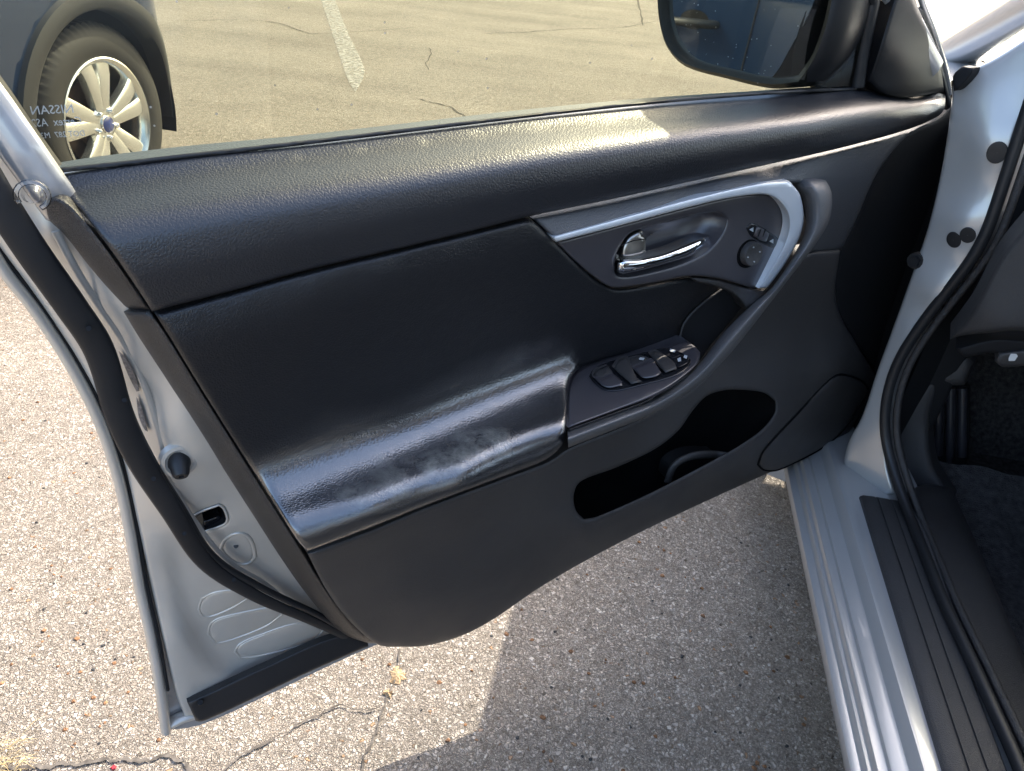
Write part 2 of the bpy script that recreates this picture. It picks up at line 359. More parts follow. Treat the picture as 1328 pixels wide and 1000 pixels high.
M_GLASS = glass_mat('green_tinted_glass', (.59, .60, .455), 1.0, .010)
M_SCREEN = glass_mat('windscreen_glass', (.88, .93, .86), .6)
M_DARKGLASS = mat('privacy_glass', (.01, .012, .014), .05, spec=.6)
def mirror_mat():
    m = mat('mirror_silvering', (.62, .66, .70), .015, metal=1); t = m.node_tree; b = t.nodes['Principled BSDF']; tc = t.nodes.new('ShaderNodeTexCoord')
    v = t.nodes.new('ShaderNodeTexVoronoi'); v.inputs['Scale'].default_value = 160; t.links.new(tc.outputs['Object'], v.inputs['Vector'])
    mr = t.nodes.new('ShaderNodeMapRange'); mr.inputs[1].default_value = .13; mr.inputs[2].default_value = .09; mr.inputs[3].default_value = 0; mr.inputs[4].default_value = 1; t.links.new(v.outputs['Distance'], mr.inputs[0])
    wn = t.nodes.new('ShaderNodeSeparateColor'); t.links.new(v.outputs['Color'], wn.inputs[0]); gt = t.nodes.new('ShaderNodeMath'); gt.operation = 'GREATER_THAN'; gt.inputs[1].default_value = .80; t.links.new(wn.outputs[0], gt.inputs[0])
    mm = t.nodes.new('ShaderNodeMath'); mm.operation = 'MULTIPLY'; t.links.new(mr.outputs[0], mm.inputs[0]); t.links.new(gt.outputs[0], mm.inputs[1])
    mx = t.nodes.new('ShaderNodeMapRange'); mx.inputs[3].default_value = 1; mx.inputs[4].default_value = .0; t.links.new(mm.outputs[0], mx.inputs[0]); t.links.new(mx.outputs[0], b.inputs['Metallic'])
    mr2 = t.nodes.new('ShaderNodeMapRange'); mr2.inputs[3].default_value = .015; mr2.inputs[4].default_value = .8; t.links.new(mm.outputs[0], mr2.inputs[0]); t.links.new(mr2.outputs[0], b.inputs['Roughness'])
    return m
M_MIRROR = mirror_mat()

def asphalt():
    m = bpy.data.materials.new('exposed_aggregate_asphalt'); m.use_nodes = True; t = m.node_tree; b = t.nodes['Principled BSDF']; b.inputs['Roughness'].default_value = .85; b.inputs['Specular IOR Level'].default_value = .25
    tc = t.nodes.new('ShaderNodeTexCoord'); L = t.links.new
    wz = t.nodes.new('ShaderNodeTexNoise'); wz.inputs['Scale'].default_value = 130; wz.inputs['Detail'].default_value = 3; L(tc.outputs['Object'], wz.inputs['Vector'])
    am = t.nodes.new('ShaderNodeVectorMath'); am.operation = 'MULTIPLY_ADD'; am.inputs[1].default_value = (.010, .010, .010); L(wz.outputs['Color'], am.inputs[0]); L(tc.outputs['Object'], am.inputs[2])
    def vor(sc, feat='F1'):
        v = t.nodes.new('ShaderNodeTexVoronoi'); v.feature = feat; v.inputs['Scale'].default_value = sc; L(am.outputs[0], v.inputs['Vector']); return v
    def ramp(src, stops):
        r = t.nodes.new('ShaderNodeValToRGB'); e = r.color_ramp.elements
        while len(e) < len(stops): e.new(.5)
        for el, (p, c) in zip(e, stops): el.position = p; el.color = (*c, 1)
        L(src, r.inputs[0]); return r
    v1 = vor(150); v1e = vor(150, 'DISTANCE_TO_EDGE'); v2 = vor(300); v2e = vor(300, 'DISTANCE_TO_EDGE')
    s1 = t.nodes.new('ShaderNodeSeparateColor'); L(v1.outputs['Color'], s1.inputs[0]); s2 = t.nodes.new('ShaderNodeSeparateColor'); L(v2.outputs['Color'], s2.inputs[0])
    c1 = ramp(s1.outputs[0], [(0, (.18, .16, .14)), (.06, (.29, .262, .23)), (.4, (.37, .34, .305)), (.75, (.43, .40, .365)), (.975, (.52, .495, .46)), (.982, (.33, .21, .13)), (.994, (.36, .25, .16)), (1, (.09, .09, .085))])
    c2 = ramp(s2.outputs[1], [(0, (.23, .208, .18)), (.5, (.36, .33, .295)), (.9, (.44, .41, .375)), (1, (.54, .52, .48))])
    pick = t.nodes.new('ShaderNodeMath'); pick.operation = 'GREATER_THAN'; pick.inputs[1].default_value = .45; L(s1.outputs[2], pick.inputs[0])
    mx = t.nodes.new('ShaderNodeMix'); mx.data_type = 'RGBA'; L(pick.outputs[0], mx.inputs[0]); L(c1.outputs[0], mx.inputs[6]); L(c2.outputs[0], mx.inputs[7])
    # dark joints between stones
    def edge(v, a):
        r = t.nodes.new('ShaderNodeMapRange'); r.inputs[1].default_value = 0; r.inputs[2].default_value = a; r.interpolation_type = 'SMOOTHSTEP'; L(v.outputs['Distance'], r.inputs[0]); return r
    e1 = edge(v1e, .16); e2 = edge(v2e, .2)
    em = t.nodes.new('ShaderNodeMix'); L(pick.outputs[0], em.inputs[0]); L(e1.outputs[0], em.inputs[2]); L(e2.outputs[0], em.inputs[3])
    er = t.nodes.new('ShaderNodeMapRange'); er.inputs[3].default_value = .66; er.inputs[4].default_value = 1; L(em.outputs[0], er.inputs[0])
    big = t.nodes.new('ShaderNodeTexNoise'); big.inputs['Scale'].default_value = 1.1; big.inputs['Detail'].default_value = 7; big.inputs['Roughness'].default_value = .6; L(tc.outputs['Object'], big.inputs['Vector'])
    br = t.nodes.new('ShaderNodeMapRange'); br.inputs[1].default_value = .3; br.inputs[2].default_value = .7; br.inputs[3].default_value = .84; br.inputs[4].default_value = 1.12; L(big.outputs[0], br.inputs[0])
    mid = t.nodes.new('ShaderNodeTexNoise'); mid.inputs['Scale'].default_value = 24; mid.inputs['Detail'].default_value = 5; L(tc.outputs['Object'], mid.inputs['Vector'])
    mdr = t.nodes.new('ShaderNodeMapRange'); mdr.inputs[1].default_value = .3; mdr.inputs[2].default_value = .7; mdr.inputs[3].default_value = .9; mdr.inputs[4].default_value = 1.1; L(mid.outputs[0], mdr.inputs[0])
    q = t.nodes.new('ShaderNodeMath'); q.operation = 'MULTIPLY'; L(er.outputs[0], q.inputs[0]); L(br.outputs[0], q.inputs[1])
    q2 = t.nodes.new('ShaderNodeMath'); q2.operation = 'MULTIPLY'; L(q.outputs[0], q2.inputs[0]); L(mdr.outputs[0], q2.inputs[1])
    # faint stretched tyre streaks across the lane
    mp = t.nodes.new('ShaderNodeMapping'); mp.inputs['Rotation'].default_value = (0, 0, R(22)); mp.inputs['Scale'].default_value = (.18, 2.2, 1); L(tc.outputs['Object'], mp.inputs[0])
    st = t.nodes.new('ShaderNodeTexNoise'); st.inputs['Scale'].default_value = 1.0; st.inputs['Detail'].default_value = 5; L(mp.outputs[0], st.inputs['Vector'])
    sr = t.nodes.new('ShaderNodeMapRange'); sr.inputs[1].default_value = .35; sr.inputs[2].default_value = .62; sr.inputs[3].default_value = .92; sr.inputs[4].default_value = 1.06; L(st.outputs[0], sr.inputs[0])
    q3 = t.nodes.new('ShaderNodeMath'); q3.operation = 'MULTIPLY'; L(q2.outputs[0], q3.inputs[0]); L(sr.outputs[0], q3.inputs[1])
    sc = t.nodes.new('ShaderNodeVectorMath'); sc.operation = 'SCALE'; wm = t.nodes.new('ShaderNodeVectorMath'); wm.operation = 'MULTIPLY'; wm.inputs[1].default_value = (1.0, .95, .885); L(mx.outputs[2], wm.inputs[0]); L(wm.outputs[0], sc.inputs[0]); L(q3.outputs[0], sc.inputs['Scale']); L(sc.outputs[0], b.inputs['Base Color'])
    hs = t.nodes.new('ShaderNodeMath'); hs.operation = 'MULTIPLY_ADD'; hs.inputs[1].default_value = .8; L(s1.outputs[1], hs.inputs[0]); L(em.outputs[0], hs.inputs[2])
    bn = t.nodes.new('ShaderNodeBump'); bn.inputs['Strength'].default_value = .85; bn.inputs['Distance'].default_value = .004; L(hs.outputs[0], bn.inputs['Height']); L(bn.outputs[0], b.inputs['Normal'])
    return m
M_ASPH = asphalt()

# ================================================================== GROUND
ground = mesh_obj('parking_lot', [(-60, -60, 0), (60, -60, 0), (60, 60, 0), (-60, 60, 0)], [(0, 1, 2, 3)], M_ASPH, None, False)
tag(ground, kind='structure')
def ribbon(name, path, width, mt, parent, z=.003, jag=.5, step=8, frame_px=True):
    q = densify(path, step, closed=False, corner=20); P = [GROUND.at(x, y) for x, y in q]; V = []; F = []
    jg = 0
    rnd = random.Random(len(path)*31+int(path[0][0]))
    for i, p in enumerate(P):
        t = P[min(i+1, len(P)-1)]-P[max(i-1, 0)]; t /= np.linalg.norm(t)+1e-9; s = np.array([-t[1], t[0], 0])
        jg = .6*jg+rnd.uniform(-.75, .75); p = p+s*width*jg*min(1, 2.5*(step*.0014)/width); w = width*(.3+rnd.random()*.9)*(.35 if i in (0, len(P)-1) else 1)
        V += [p+s*w*.5+np.array([0, 0, z]), p-s*w*.5+np.array([0, 0, z])]
    for i in range(len(P)-1): F.append((2*i, 2*i+1, 2*i+3, 2*i+2))
    return mesh_obj(name, V, F, mt, parent, False)
ribbon('crack', [(521, 842), (522, 866), (512, 888), (500, 912), (492, 935), (482, 962), (472, 985), (466, 1010)], .0045, M_CRACK, ground)
ribbon('crack', [(494, 918), (470, 920), (442, 916), (415, 930), (385, 945), (350, 962), (310, 982), (270, 1012)], .004, M_CRACK, ground, .004)
ribbon('crack', [(-20, 1002), (30, 996), (80, 994), (130, 992), (175, 990), (215, 987), (243, 986)], .007, M_CRACK, ground, step=7)
ribbon('crack', [(236, 985), (246, 997), (262, 1012)], .006, M_CRACK, ground, .004)
ribbon('crack', [(540, 128), (565, 134), (590, 142), (604, 152), (618, 168), (640, 190)], .016, M_CRACK, ground, step=5)
ribbon('crack', [(823, -8), (829, 15), (833, 33)], .03, M_CRACK, ground, step=5)
ribbon('crack', [(555, 62), (560, 70), (552, 82), (558, 92)], .012, M_CRACK, ground, step=4)
ribbon('crack', [(235, 28), (300, 26), (360, 30), (400, 44), (460, 42), (540, 36)], .012, M_CRACK, ground, step=6)
ribbon('crack', [(630, 44), (680, 42), (740, 38), (800, 36), (850, 28)], .014, M_CRACK, ground, step=6)
# bright window reflection, painted as a patchy pale streak on the ground
M_REFL_STREAK = mat('reflection_streak_paint', (.36, .345, .31), .7, var=.2, vscale=14, bump=[('noise', 200, .5, .003)])
st_ = M_REFL_STREAK.node_tree; wn_ = st_.nodes.new('ShaderNodeTexNoise'); wn_.inputs['Scale'].default_value = 30; wn_.inputs['Detail'].default_value = 8; tc_ = st_.nodes.new('ShaderNodeTexCoord'); st_.links.new(tc_.outputs['Object'], wn_.inputs['Vector'])
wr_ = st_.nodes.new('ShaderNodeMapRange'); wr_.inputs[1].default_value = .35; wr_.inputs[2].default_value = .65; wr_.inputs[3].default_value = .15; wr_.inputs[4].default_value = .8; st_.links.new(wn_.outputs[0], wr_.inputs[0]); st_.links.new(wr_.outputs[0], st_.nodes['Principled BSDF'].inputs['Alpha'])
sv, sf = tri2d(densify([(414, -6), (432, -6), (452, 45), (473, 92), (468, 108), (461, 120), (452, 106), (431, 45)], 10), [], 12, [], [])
mesh_obj('reflection_streak', [GROUND.at(x, y)+np.array([0, 0, .004]) for x, y in sv], sf, M_REFL_STREAK, ground, False)
# sandy fill in the fork of the crack
def blob(name, c, r, mt, parent, z=.004, n=22, seed=1):
    rnd = random.Random(seed); P = GROUND.at(*c); V = [tuple(P+np.array([0, 0, z+.002]))]
    for i in range(n):
        a = 2*math.pi*i/n; k = r*(.45+.75*rnd.random()); V.append((P[0]+k*math.cos(a), P[1]+k*.8*math.sin(a), .001))
    return mesh_obj(name, V, [(0, i+1, (i+1) % n+1) for i in range(n)], mt, parent, False)
blob('sand_patch', (516, 876), .022, M_STAIN, ground, seed=4)
blob('sand_patch', (503, 900), .012, M_STAIN, ground, seed=8)
def scraps(name, spots, mt, label, cat, seed, size=(.004, .009)):
    rnd = random.Random(seed); V = []; F = []
    for x, y in spots:
        P = GROUND.at(x, y); n = rnd.randint(5, 7); s = rnd.uniform(*size); b = len(V); ph = rnd.random()*6
        h = s*rnd.uniform(.25, .6)
        for i in range(n):
            a = ph+2*math.pi*i/n; k = s*(.6+.5*rnd.random()); V.append((P[0]+k*math.cos(a), P[1]+k*math.sin(a), .0005))
        for i in range(n):
            a = ph+2*math.pi*i/n; k = s*(.35+.3*rnd.random()); V.append((P[0]+k*math.cos(a), P[1]+k*math.sin(a), h*(.7+.6*rnd.random())))
        F.append(tuple(b+n+i for i in range(n)))
        for i in range(n): F.append((b+i, b+(i+1) % n, b+n+(i+1) % n, b+n+i))
    o = mesh_obj(name, V, F, mt, None, False); return tag(o, label, cat, kind='stuff')
rnd = random.Random(3)
br = [(80, 748), (65, 740), (57, 818), (63, 825), (166, 898), (95, 910), (97, 965), (206, 960), (15, 862), (55, 832), (470, 855), (505, 862), (612, 870), (785, 860), (822, 885), (740, 845), (690, 830), (640, 905), (850, 955), (950, 960), (705, 975), (1042, 940), (128, 760), (15, 764), (88, 874), (104, 872), (148, 860), (30, 545), (12, 620), (100, 640)]
br += [(rnd.uniform(0, 190), rnd.uniform(380, 985)) for _ in range(26)]+[(rnd.uniform(560, 1050), rnd.uniform(700, 1000)) for _ in range(34)]
scraps('leaf_scraps', [p for p in br], M_LEAF, 'small brown leaf and stone scraps scattered over the asphalt', 'debris', 5, (.0025, .0062))
dk = [(57, 790), (121, 868), (174, 852), (112, 795), (141, 833), (150, 855), (14, 840)]+[(rnd.uniform(0, 190), rnd.uniform(420, 985)) for _ in range(14)]+[(rnd.uniform(540, 1060), rnd.uniform(690, 1000)) for _ in range(40)]
scraps('dark_chips', dk, M_DARKSTONE, 'tiny black stone chips lying on the asphalt', 'stones', 6, (.0022, .005))
o = scraps('red_scrap', [(148, 996)], M_RED, 'tiny dark red scrap in the pavement joint', 'scrap', 2, (.006, .007)); o['kind'] = ''; del o['kind']
# dry grass in the lower left corner joint
V = []; F = []; rnd = random.Random(12)
for i in range(90):
    P = GROUND.at(rnd.uniform(-50, 12)+rnd.uniform(0, 15), rnd.uniform(955, 1040)); a = rnd.uniform(-.6, 1.6); L = rnd.uniform(.015, .06); lean = rnd.uniform(.6, 1.1); w = rnd.uniform(.0005, .0011)
    d = np.array([math.cos(a), math.sin(a), 0]); s = np.array([-d[1], d[0], 0]); b = len(V)
    for k in range(4):
        t = k/3; p = P+d*L*lean*t+np.array([0, 0, .001+L*.4*math.sin(t*2.2)]); V += [p+s*w*(1-t*.85), p-s*w*(1-t*.85)]
    for k in range(3): F.append((b+2*k, b+2*k+1, b+2*k+3, b+2*k+2))
tag(mesh_obj('dry_grass', V, F, M_STRAW), 'tuft of dry straw grass in the pavement joint', 'grass', kind='stuff')

# ================================================================== SILVER CAR
car = empty('silver_car'); tag(car, 'silver car with its black-trimmed driver door standing open', 'car')
# ------------------------------------------------------------------ door: steel shell
HEM_OUT = [(-70, 240), (-30, 300), (0, 350), (40, 402), (84, 470), (120, 540), (145, 612), (161, 685), (174, 760), (190, 832), (202, 900), (208, 948)]
SHELL_L = [(-62, 232), (-20, 292), (20, 348), (66, 412), (108, 478), (142, 546), (164, 612), (181, 690), (197, 765), (213, 835), (229, 903), (240, 930)]
shell_ctrl = [(x, y, -.092 if y < 750 else -.092+.035*(y-750)/180) for x, y in SHELL_L] + [(x+14, y-6, -.086 if y < 750 else -.086+.03*(y-750)/180) for x, y in SHELL_L[2:]] + \
    [(60, 310, -.045), (120, 400, -.05), (165, 480, -.05), (195, 560, -.052), (240, 660, -.055), (290, 745, -.058), (350, 785, -.06), (430, 820, -.06),
     (120, 330, -.04), (200, 480, -.042), (290, 640, -.045), (360, 740, -.048), (450, 820, -.055), (260, 820, -.078), (330, 830, -.07), (330, 880, -.062), (245, 780, -.078), (225, 730, -.08), (255, 900, -.062), (400, 850, -.065), (440, 838, -.068),
     (700, 400, -.05), (700, 700, -.06), (1000, 400, -.06), (1000, 550, -.08), (1090, 300, -.09), (1080, 480, -.08), (500, 260, -.07), (900, 200, -.08), (80, 270, -.045), (0, 160, -.05), (600, 550, -.05), (500, 800, -.07), (800, 660, -.07), (210, 620, -.052), (180, 650, -.085), (205, 700, -.082)]
shell_t = tps(shell_ctrl)
CREASE = densify([(212, 690), (222, 740), (236, 795), (256, 838), (285, 868), (325, 884), (370, 888), (430, 850), (470, 820), (470, 690)], 6)
def shell_f(x, y):
    w = shell_t(x, y)
    if y > 670 and 150 < x < 480:
        d = edist(CREASE[:-22], x, y)*(1 if inside(CREASE, x, y) else -1); t = min(1, max(0, (d+9)/18)); w -= .009*t*t*(3-2*t)*min(1, (y-670)/60)
    return w
LATCH = [(247, 671), (262, 663), (284, 655), (290, 659), (295, 673), (291, 680), (262, 690), (255, 689)]
door = patch('door', SHELL_L+[(258, 926), (350, 886), (445, 838), (520, 805), (700, 715), (900, 620), (1040, 540), (1070, 480), (1080, 400), (1090, 300), (1100, 220), (1000, 190), (700, 210), (400, 245), (150, 280), (80, 270), (20, 190), (-40, 110), (-80, 160)],
    shell_f, M_SILVER_IN, car, step=13, edge=(6, .005), skirt=.02, holes=[LATCH, [(715, 680), (715, 610), (800, 575), (870, 510), (930, 475), (1010, 480), (1025, 530), (940, 595), (800, 650)]], label='open driver door with black grained trim, worn armrest and silver steel edge')
# outer skin, the far side of the door
sk_px = HEM_OUT+[(260, 940), (350, 900), (445, 855), (520, 822), (700, 735), (900, 640), (1060, 565), (1122, 520), (1140, 470), (1205, 300), (1232, 165), (1150, 160), (1000, 160), (700, 185), (400, 215), (150, 255), (75, 268), (0, 170), (-60, 70)]
patch('outer_skin', sk_px, [(x, y, -.115) for x, y in HEM_OUT[:8]]+[(174, 760, -.112), (190, 832, -.10), (202, 900, -.082), (208, 948, -.07), (350, 900, -.075), (520, 822, -.075), (700, 735, -.08), (900, 640, -.085), (1100, 540, -.09), (300, 600, -.14), (600, 500, -.15), (900, 400, -.15), (1150, 300, -.125), (1200, 160, -.11), (700, 160, -.10), (300, 200, -.10), (600, 650, -.14), (0, 150, -.09)], M_SILVER, door, step=40, skirt=.004, flip=False)
px_tube('hem_flange', [(p[0]+7, p[1]-2, w) for p, w in zip(HEM_OUT, [-.105]*8+[-.10, -.088, -.072, -.062])], 0, .0072, M_SILVER_IN, door, flat=1.7, label='folded outer edge of the door skin')
px_tube('hem_flange', [(211, 945), (232, 932), (262, 922), (350, 882), (440, 842)], -.066, .006, M_SILVER_IN, door, flat=1.6)
px_tube('hem_seam', [(p[0]+16, p[1]-5, w) for p, w in zip(HEM_OUT, [-.098]*8+[-.094, -.08, -.064])], 0, .0022, M_DEEP, door, seg=6)
# black weatherstrip running down the shut face
WS = [(-40, 195, -.02), (0, 262, -.02), (44, 330, -.022), (92, 398, -.024), (129, 456, -.026), (157, 545, -.028), (186, 605, -.03), (222, 662, -.032), (266, 729, -.034), (330, 772, -.038), (400, 803, -.044), (450, 826, -.05)]
ws = px_tube('weatherstrip', WS, 0, lambda t:   .0130 if t < .55 else .0130-.007*(t-.55)/.45, M_RUB, door, flat=.36, seg=14, label='thick black rubber weatherstrip')
px_tube('weatherstrip_lip', [(x+13-i*.4, y-8, w-.004) for i, (x, y, w) in enumerate(WS[:9])]+[(343, 764, -.04), (410, 796, -.046), (452, 820, -.05)], 0, .0045, M_RUB, door, seg=8)
for q in ((115, 426), (161, 519), (199, 621), (239, 692), (303, 752)):
    tube('clip_hole', [DOOR.at(*q, -.020), DOOR.at(*q, -.0145)], .0024, M_DEEP, ws, seg=8)
# rubber sweep along the bottom of the door
patch('bottom_seal', [(243, 911), (268, 900), (340, 866), (440, 824), (476, 832), (478, 838), (400, 872), (320, 910), (262, 936), (254, 935)], [(243, 911, -.05), (254, 936, -.045), (360, 860, -.05), (360, 890, -.04), (470, 833, -.045), (440, 824, -.05)], M_RUB, door, step=10, edge=(4, .003), skirt=.008, label='black rubber strip along the door bottom edge')
tube('rivet', [DOOR.at(260, 911, -.052), DOOR.at(260, 911, -.043)], [.005, .0035], M_DEEP, door, seg=12)
# pressed details in the steel
def raised(name, loop, r=.0028, w=.0, mt=M_SILVER_IN, ol=3, closed=True):
    q = densify(loop, 6); P = [DOOR.at(x, y, shell_f(x, y)+w) for x, y in q]
    return tube(name, P, r, mt, door, seg=8, closed=True, flat=(DN, .7))
def emboss(name, loop, h=-.003, r=4):
    return patch(name, loop, lambda x, y: shell_f(x, y)+.0012-h*0, M_SILVER_IN, door, step=9, edge=(r, .0035), skirt=.003)
for lp in ([(258, 790), (262, 776), (280, 768), (318, 764), (322, 776), (300, 789), (272, 800), (262, 799)],
           [(270, 822), (274, 808), (290, 800), (362, 785), (366, 797), (345, 812), (300, 830), (280, 835)],
           [(305, 845), (310, 836), (330, 826), (390, 808), (420, 816), (410, 828), (380, 840), (330, 852), (312, 853)]):
    emboss('stiffening_rib', lp)
    raised('pressed_outline', lp, .0018, .0)
KN = [(286, 712), (292, 700), (306, 692), (320, 694), (328, 706), (331, 722), (324, 730), (312, 732), (298, 725)]
emboss('pressed_boss', KN, r=6); raised('pressed_outline', KN, .0024, .0005)
tube('plug', [DOOR.at(306, 708, shell_f(306, 708)+.001), DOOR.at(306, 708, shell_f(306, 708)+.0022)], .0030, M_EDGE, door, seg=10)
# rubber bump stop on a pressed dimple
bs = DOOR.at(232, 597, shell_f(232, 597)); 
lath = []
for rr, hh in ((.0225, -.003), (.0205, .0035), (.0165, .0045), (.012, .001), (.001, .001)):
    lath.append([bs+DN*hh+rr*(math.cos(a)*DD*.9+math.sin(a)*np.array([0, 0, 1])) for a in np.linspace(0, 2*math.pi, 25)])
grid('dimple', lath, M_SILVER_IN, door)
bp = []
ax = DN*.85+DD*.1+np.array([0, 0, -.45]); ax /= np.linalg.norm(ax); e1 = np.cross(ax, [0, 0, 1]); e1 /= np.linalg.norm(e1); e2 = np.cross(ax, e1)
for rr, hh in ((.0115, -.004), (.0115, .006), (.0100, .009), (.0085, .017), (.0068, .0195), (.003, .0195), (.0025, .015), (.0003, .014)):
    bp.append([bs+ax*hh+rr*(math.cos(a)*e1+math.sin(a)*e2) for a in np.linspace(0, 2*math.pi, 25)])
grid('bump_stop', bp, M_RUB, door, label='black rubber bump stop')
px_tube('pressed_flange', [(72, 300, -.036), (100, 352, -.04), (128, 396, -.044), (158, 440, -.046), (186, 496, -.047), (206, 560, -.046), (222, 625, -.048), (258, 684, -.05), (296, 728, -.052), (342, 756, -.054), (380, 786, -.056), (440, 818, -.058)], 0, .0034, M_SILVER_IN, door, flat=.5, seg=8)
# latch: box sunk in the shell with its fork
lz = shell_f(270, 672); LP = densify(LATCH, 6)
rowsL = [[DOOR.at(x, y, shell_f(x, y)-.001) for x, y in np.vstack([LP, LP[:1]])]]
base = rowsL[0]
rowsL.append([p-DN*.035 for p in base]); cL = sum(base)/len(base)-DN*.035; rowsL.append([cL+(p-DN*.035-cL)*.02 for p in base])
grid('latch_recess', rowsL, M_DEEP, door, autos=30)
patch('latch_plate', [(249, 672), (262, 666), (266, 688), (256, 689)], lz-.012, M_STEEL, door, step=6, skirt=.01)
patch('latch_fork', [(262, 676), (285, 668), (291, 676), (266, 686)], lz-.010, M_GLOSSBLK, door, step=6, edge=(3, .003), skirt=.012)
raised('latch_rim', [(247, 671), (262, 663), (284, 655), (290, 659), (295, 673), (291, 680), (262, 690), (255, 689)], .0015, .0)
# warning stickers on the flange beside the weatherstrip
for lp in ([(154, 456), (164, 466), (176, 490), (181, 507), (177, 508), (166, 486)], [(177, 515), (184, 530), (192, 560), (188, 558), (180, 540)]):
    patch('sticker', lp, lambda x, y: shell_f(x, y)+.004, M_PRINT, door, step=8, skirt=.001)
# silver sash of the window frame at the rear, black run channel inside it
px_tube('window_sash', [(88, 280, -.05), (66, 248, -.034), (30, 197, -.035), (-5, 148, -.04), (-60, 68, -.045), (-105, -60, -.055), (-95, -230, -.065), (60, -345, -.07), (420, -400, -.075), (760, -330, -.07), (960, -215, -.065), (1090, -95, -.06), (1170, 10, -.055), (1212, 90, -.05)], 0, .0165, M_SILVER, door, flat=.45, seg=14, label='silver window frame')
px_tube('run_channel', [(66, 219, -.044), (42, 186, -.047), (8, 137, -.05), (-42, 60, -.055), (-80, -60, -.06), (-72, -215, -.065), (70, -322, -.07), (420, -375, -.075), (745, -305, -.07), (940, -190, -.065), (1060, -85, -.06), (1132, 0, -.055), (1120, 60, -.054), (1112, 112, -.05)], 0, .0095, M_RUB, door, seg=10, label='black window run channel')
clip = glass_mat('clear_plastic', (.93, .94, .95), 2.2)
cp = DOOR.at(42, 254, -.012)
tube('clear_clip', [cp+.011*(math.cos(a)*DD+math.sin(a)*np.array([0, 0, 1])) for a in np.linspace(-.4, 4.4, 16)], .0022, clip, door, seg=8)
tube('clip_plug', [cp-DN*.003, cp+DN*.003], [.008, .005], clip, door, seg=12)
# glass
GL = [(62, 226), (160, 214), (250, 203), (400, 186), (550, 168), (700, 150), (850, 134), (1000, 122), (1112, 116), (1120, 60), (1132, 0), (1060, -85), (940, -190), (745, -305), (420, -375), (70, -322), (-72, -215), (-80, -60), (-42, 60), (8, 137)]
glass = patch('window_pane', GL, -.052, M_GLASS, door, step=60, skirt=0, osp=30, label='green tinted side window')
px_tube('belt_seal', [(66, 222), (160, 212), (250, 201.5), (400, 184.5), (550, 166.5), (700, 148.5), (850, 132.5), (1000, 120.5), (1110, 115)], -.049, .0022, M_RUB, door, seg=6)
# etched glazing mark, reversed as seen from inside
def text_mesh(name, txt, org, xd, yd, h, mt, parent, wide=1.0):
    cu = bpy.data.curves.new(name, 'FONT'); cu.body = txt; cu.size = 1.0; cu.resolution_u = 2
    ob = bpy.data.objects.new(name, cu); COL.objects.link(ob); dg = bpy.context.evaluated_depsgraph_get(); dg.update()
    me = bpy.data.meshes.new_from_object(ob.evaluated_get(dg)); COL.objects.unlink(ob); bpy.data.objects.remove(ob)
    V = np.zeros(len(me.vertices)*3); me.vertices.foreach_get('co', V); V = V.reshape(-1, 3)
    xd = np.array(xd)/np.linalg.norm(xd); yd = np.array(yd)/np.linalg.norm(yd)
    P = [np.array(org)+xd*v[0]*h*wide+yd*v[1]*h for v in V]
    return mesh_obj(name, P, [tuple(p.vertices) for p in me.polygons], mt, parent, False)
for txt, q, h, wd in (('NISSAN', (97, 146), .0095, .95), ('Certex  AS2', (107, 161), .0088, .8), ('DOT 287  M345', (111, 176), .0065, .85)):
    text_mesh('etched_mark', txt, DOOR.at(*q, -.050), DD, (0, 0, 1), h, M_FADED, door, wd)

# ------------------------------------------------------------------ door: trim
def pchip(xs, ys):
    xs = np.array(xs, float); ys = np.array(ys, float); h = np.diff(xs); d = np.diff(ys)/h; m = np.zeros(len(xs)); m[0], m[-1] = d[0], d[-1]
    for i in range(1, len(xs)-1): m[i] = 0 if d[i-1]*d[i] <= 0 else 2/(1/d[i-1]+1/d[i])
    def f(x):
        x = min(max(x, xs[0]), xs[-1]); i = min(int(np.searchsorted(xs, x, 'right')-1), len(h)-1); t = (x-xs[i])/h[i]
        return float((2*t**3-3*t*t+1)*ys[i]+(t**3-2*t*t+t)*h[i]*m[i]+(-2*t**3+3*t*t)*ys[i+1]+(t**3-t*t)*h[i]*m[i+1])
    return f
pad_top = pchip([40, 130, 250, 400, 550, 700, 850, 1000, 1110, 1190, 1230], [240, 222, 204, 187, 169, 151, 136, 125, 118, 124, 124])
pad_bot = pchip([100, 197, 300, 400, 500, 600, 690, 800, 900, 1000, 1100, 1180, 1230], [430, 404, 377, 350, 326, 302, 280, 257, 234, 212, 189, 167, 149])
pad_prof = pchip([0, .1, .22, .36, .52, .72, 1], [-.047, -.037, -.013, .011, .023, .026, .020])
pad_fade = pchip([40, 1050, 1150, 1230], [0, 0, -.012, -.035])
def up_f(x, y):
    t = (y-pad_top(x))/max(8, pad_bot(x)-pad_top(x)); return pad_prof(t)*(1 if x < 1050 else max(.35, 1-(x-1050)/180*.65))+pad_fade(x)
patch('upper_trim_pad', [(62, 230), (75, 226), (130, 217), (250, 202), (400, 187), (550, 169), (700, 151), (850, 136), (1000, 125), (1070, 120), (1112, 117), (1150, 122), (1190, 127), (1217, 120), (1226, 124), (1225, 140), (1218, 150), (1180, 167), (1100, 189.5), (1000, 212.5), (900, 234.5), (800, 257), (690, 280), (600, 302.5), (500, 326.5), (400, 350), (300, 377.5), (197, 404), (190, 392), (150, 333), (108, 278), (86, 258), (66, 252)],
    up_f, M_PAD, door, step=11, edge=(9, .006), skirt=.03, label='soft black grained pad along the window line')
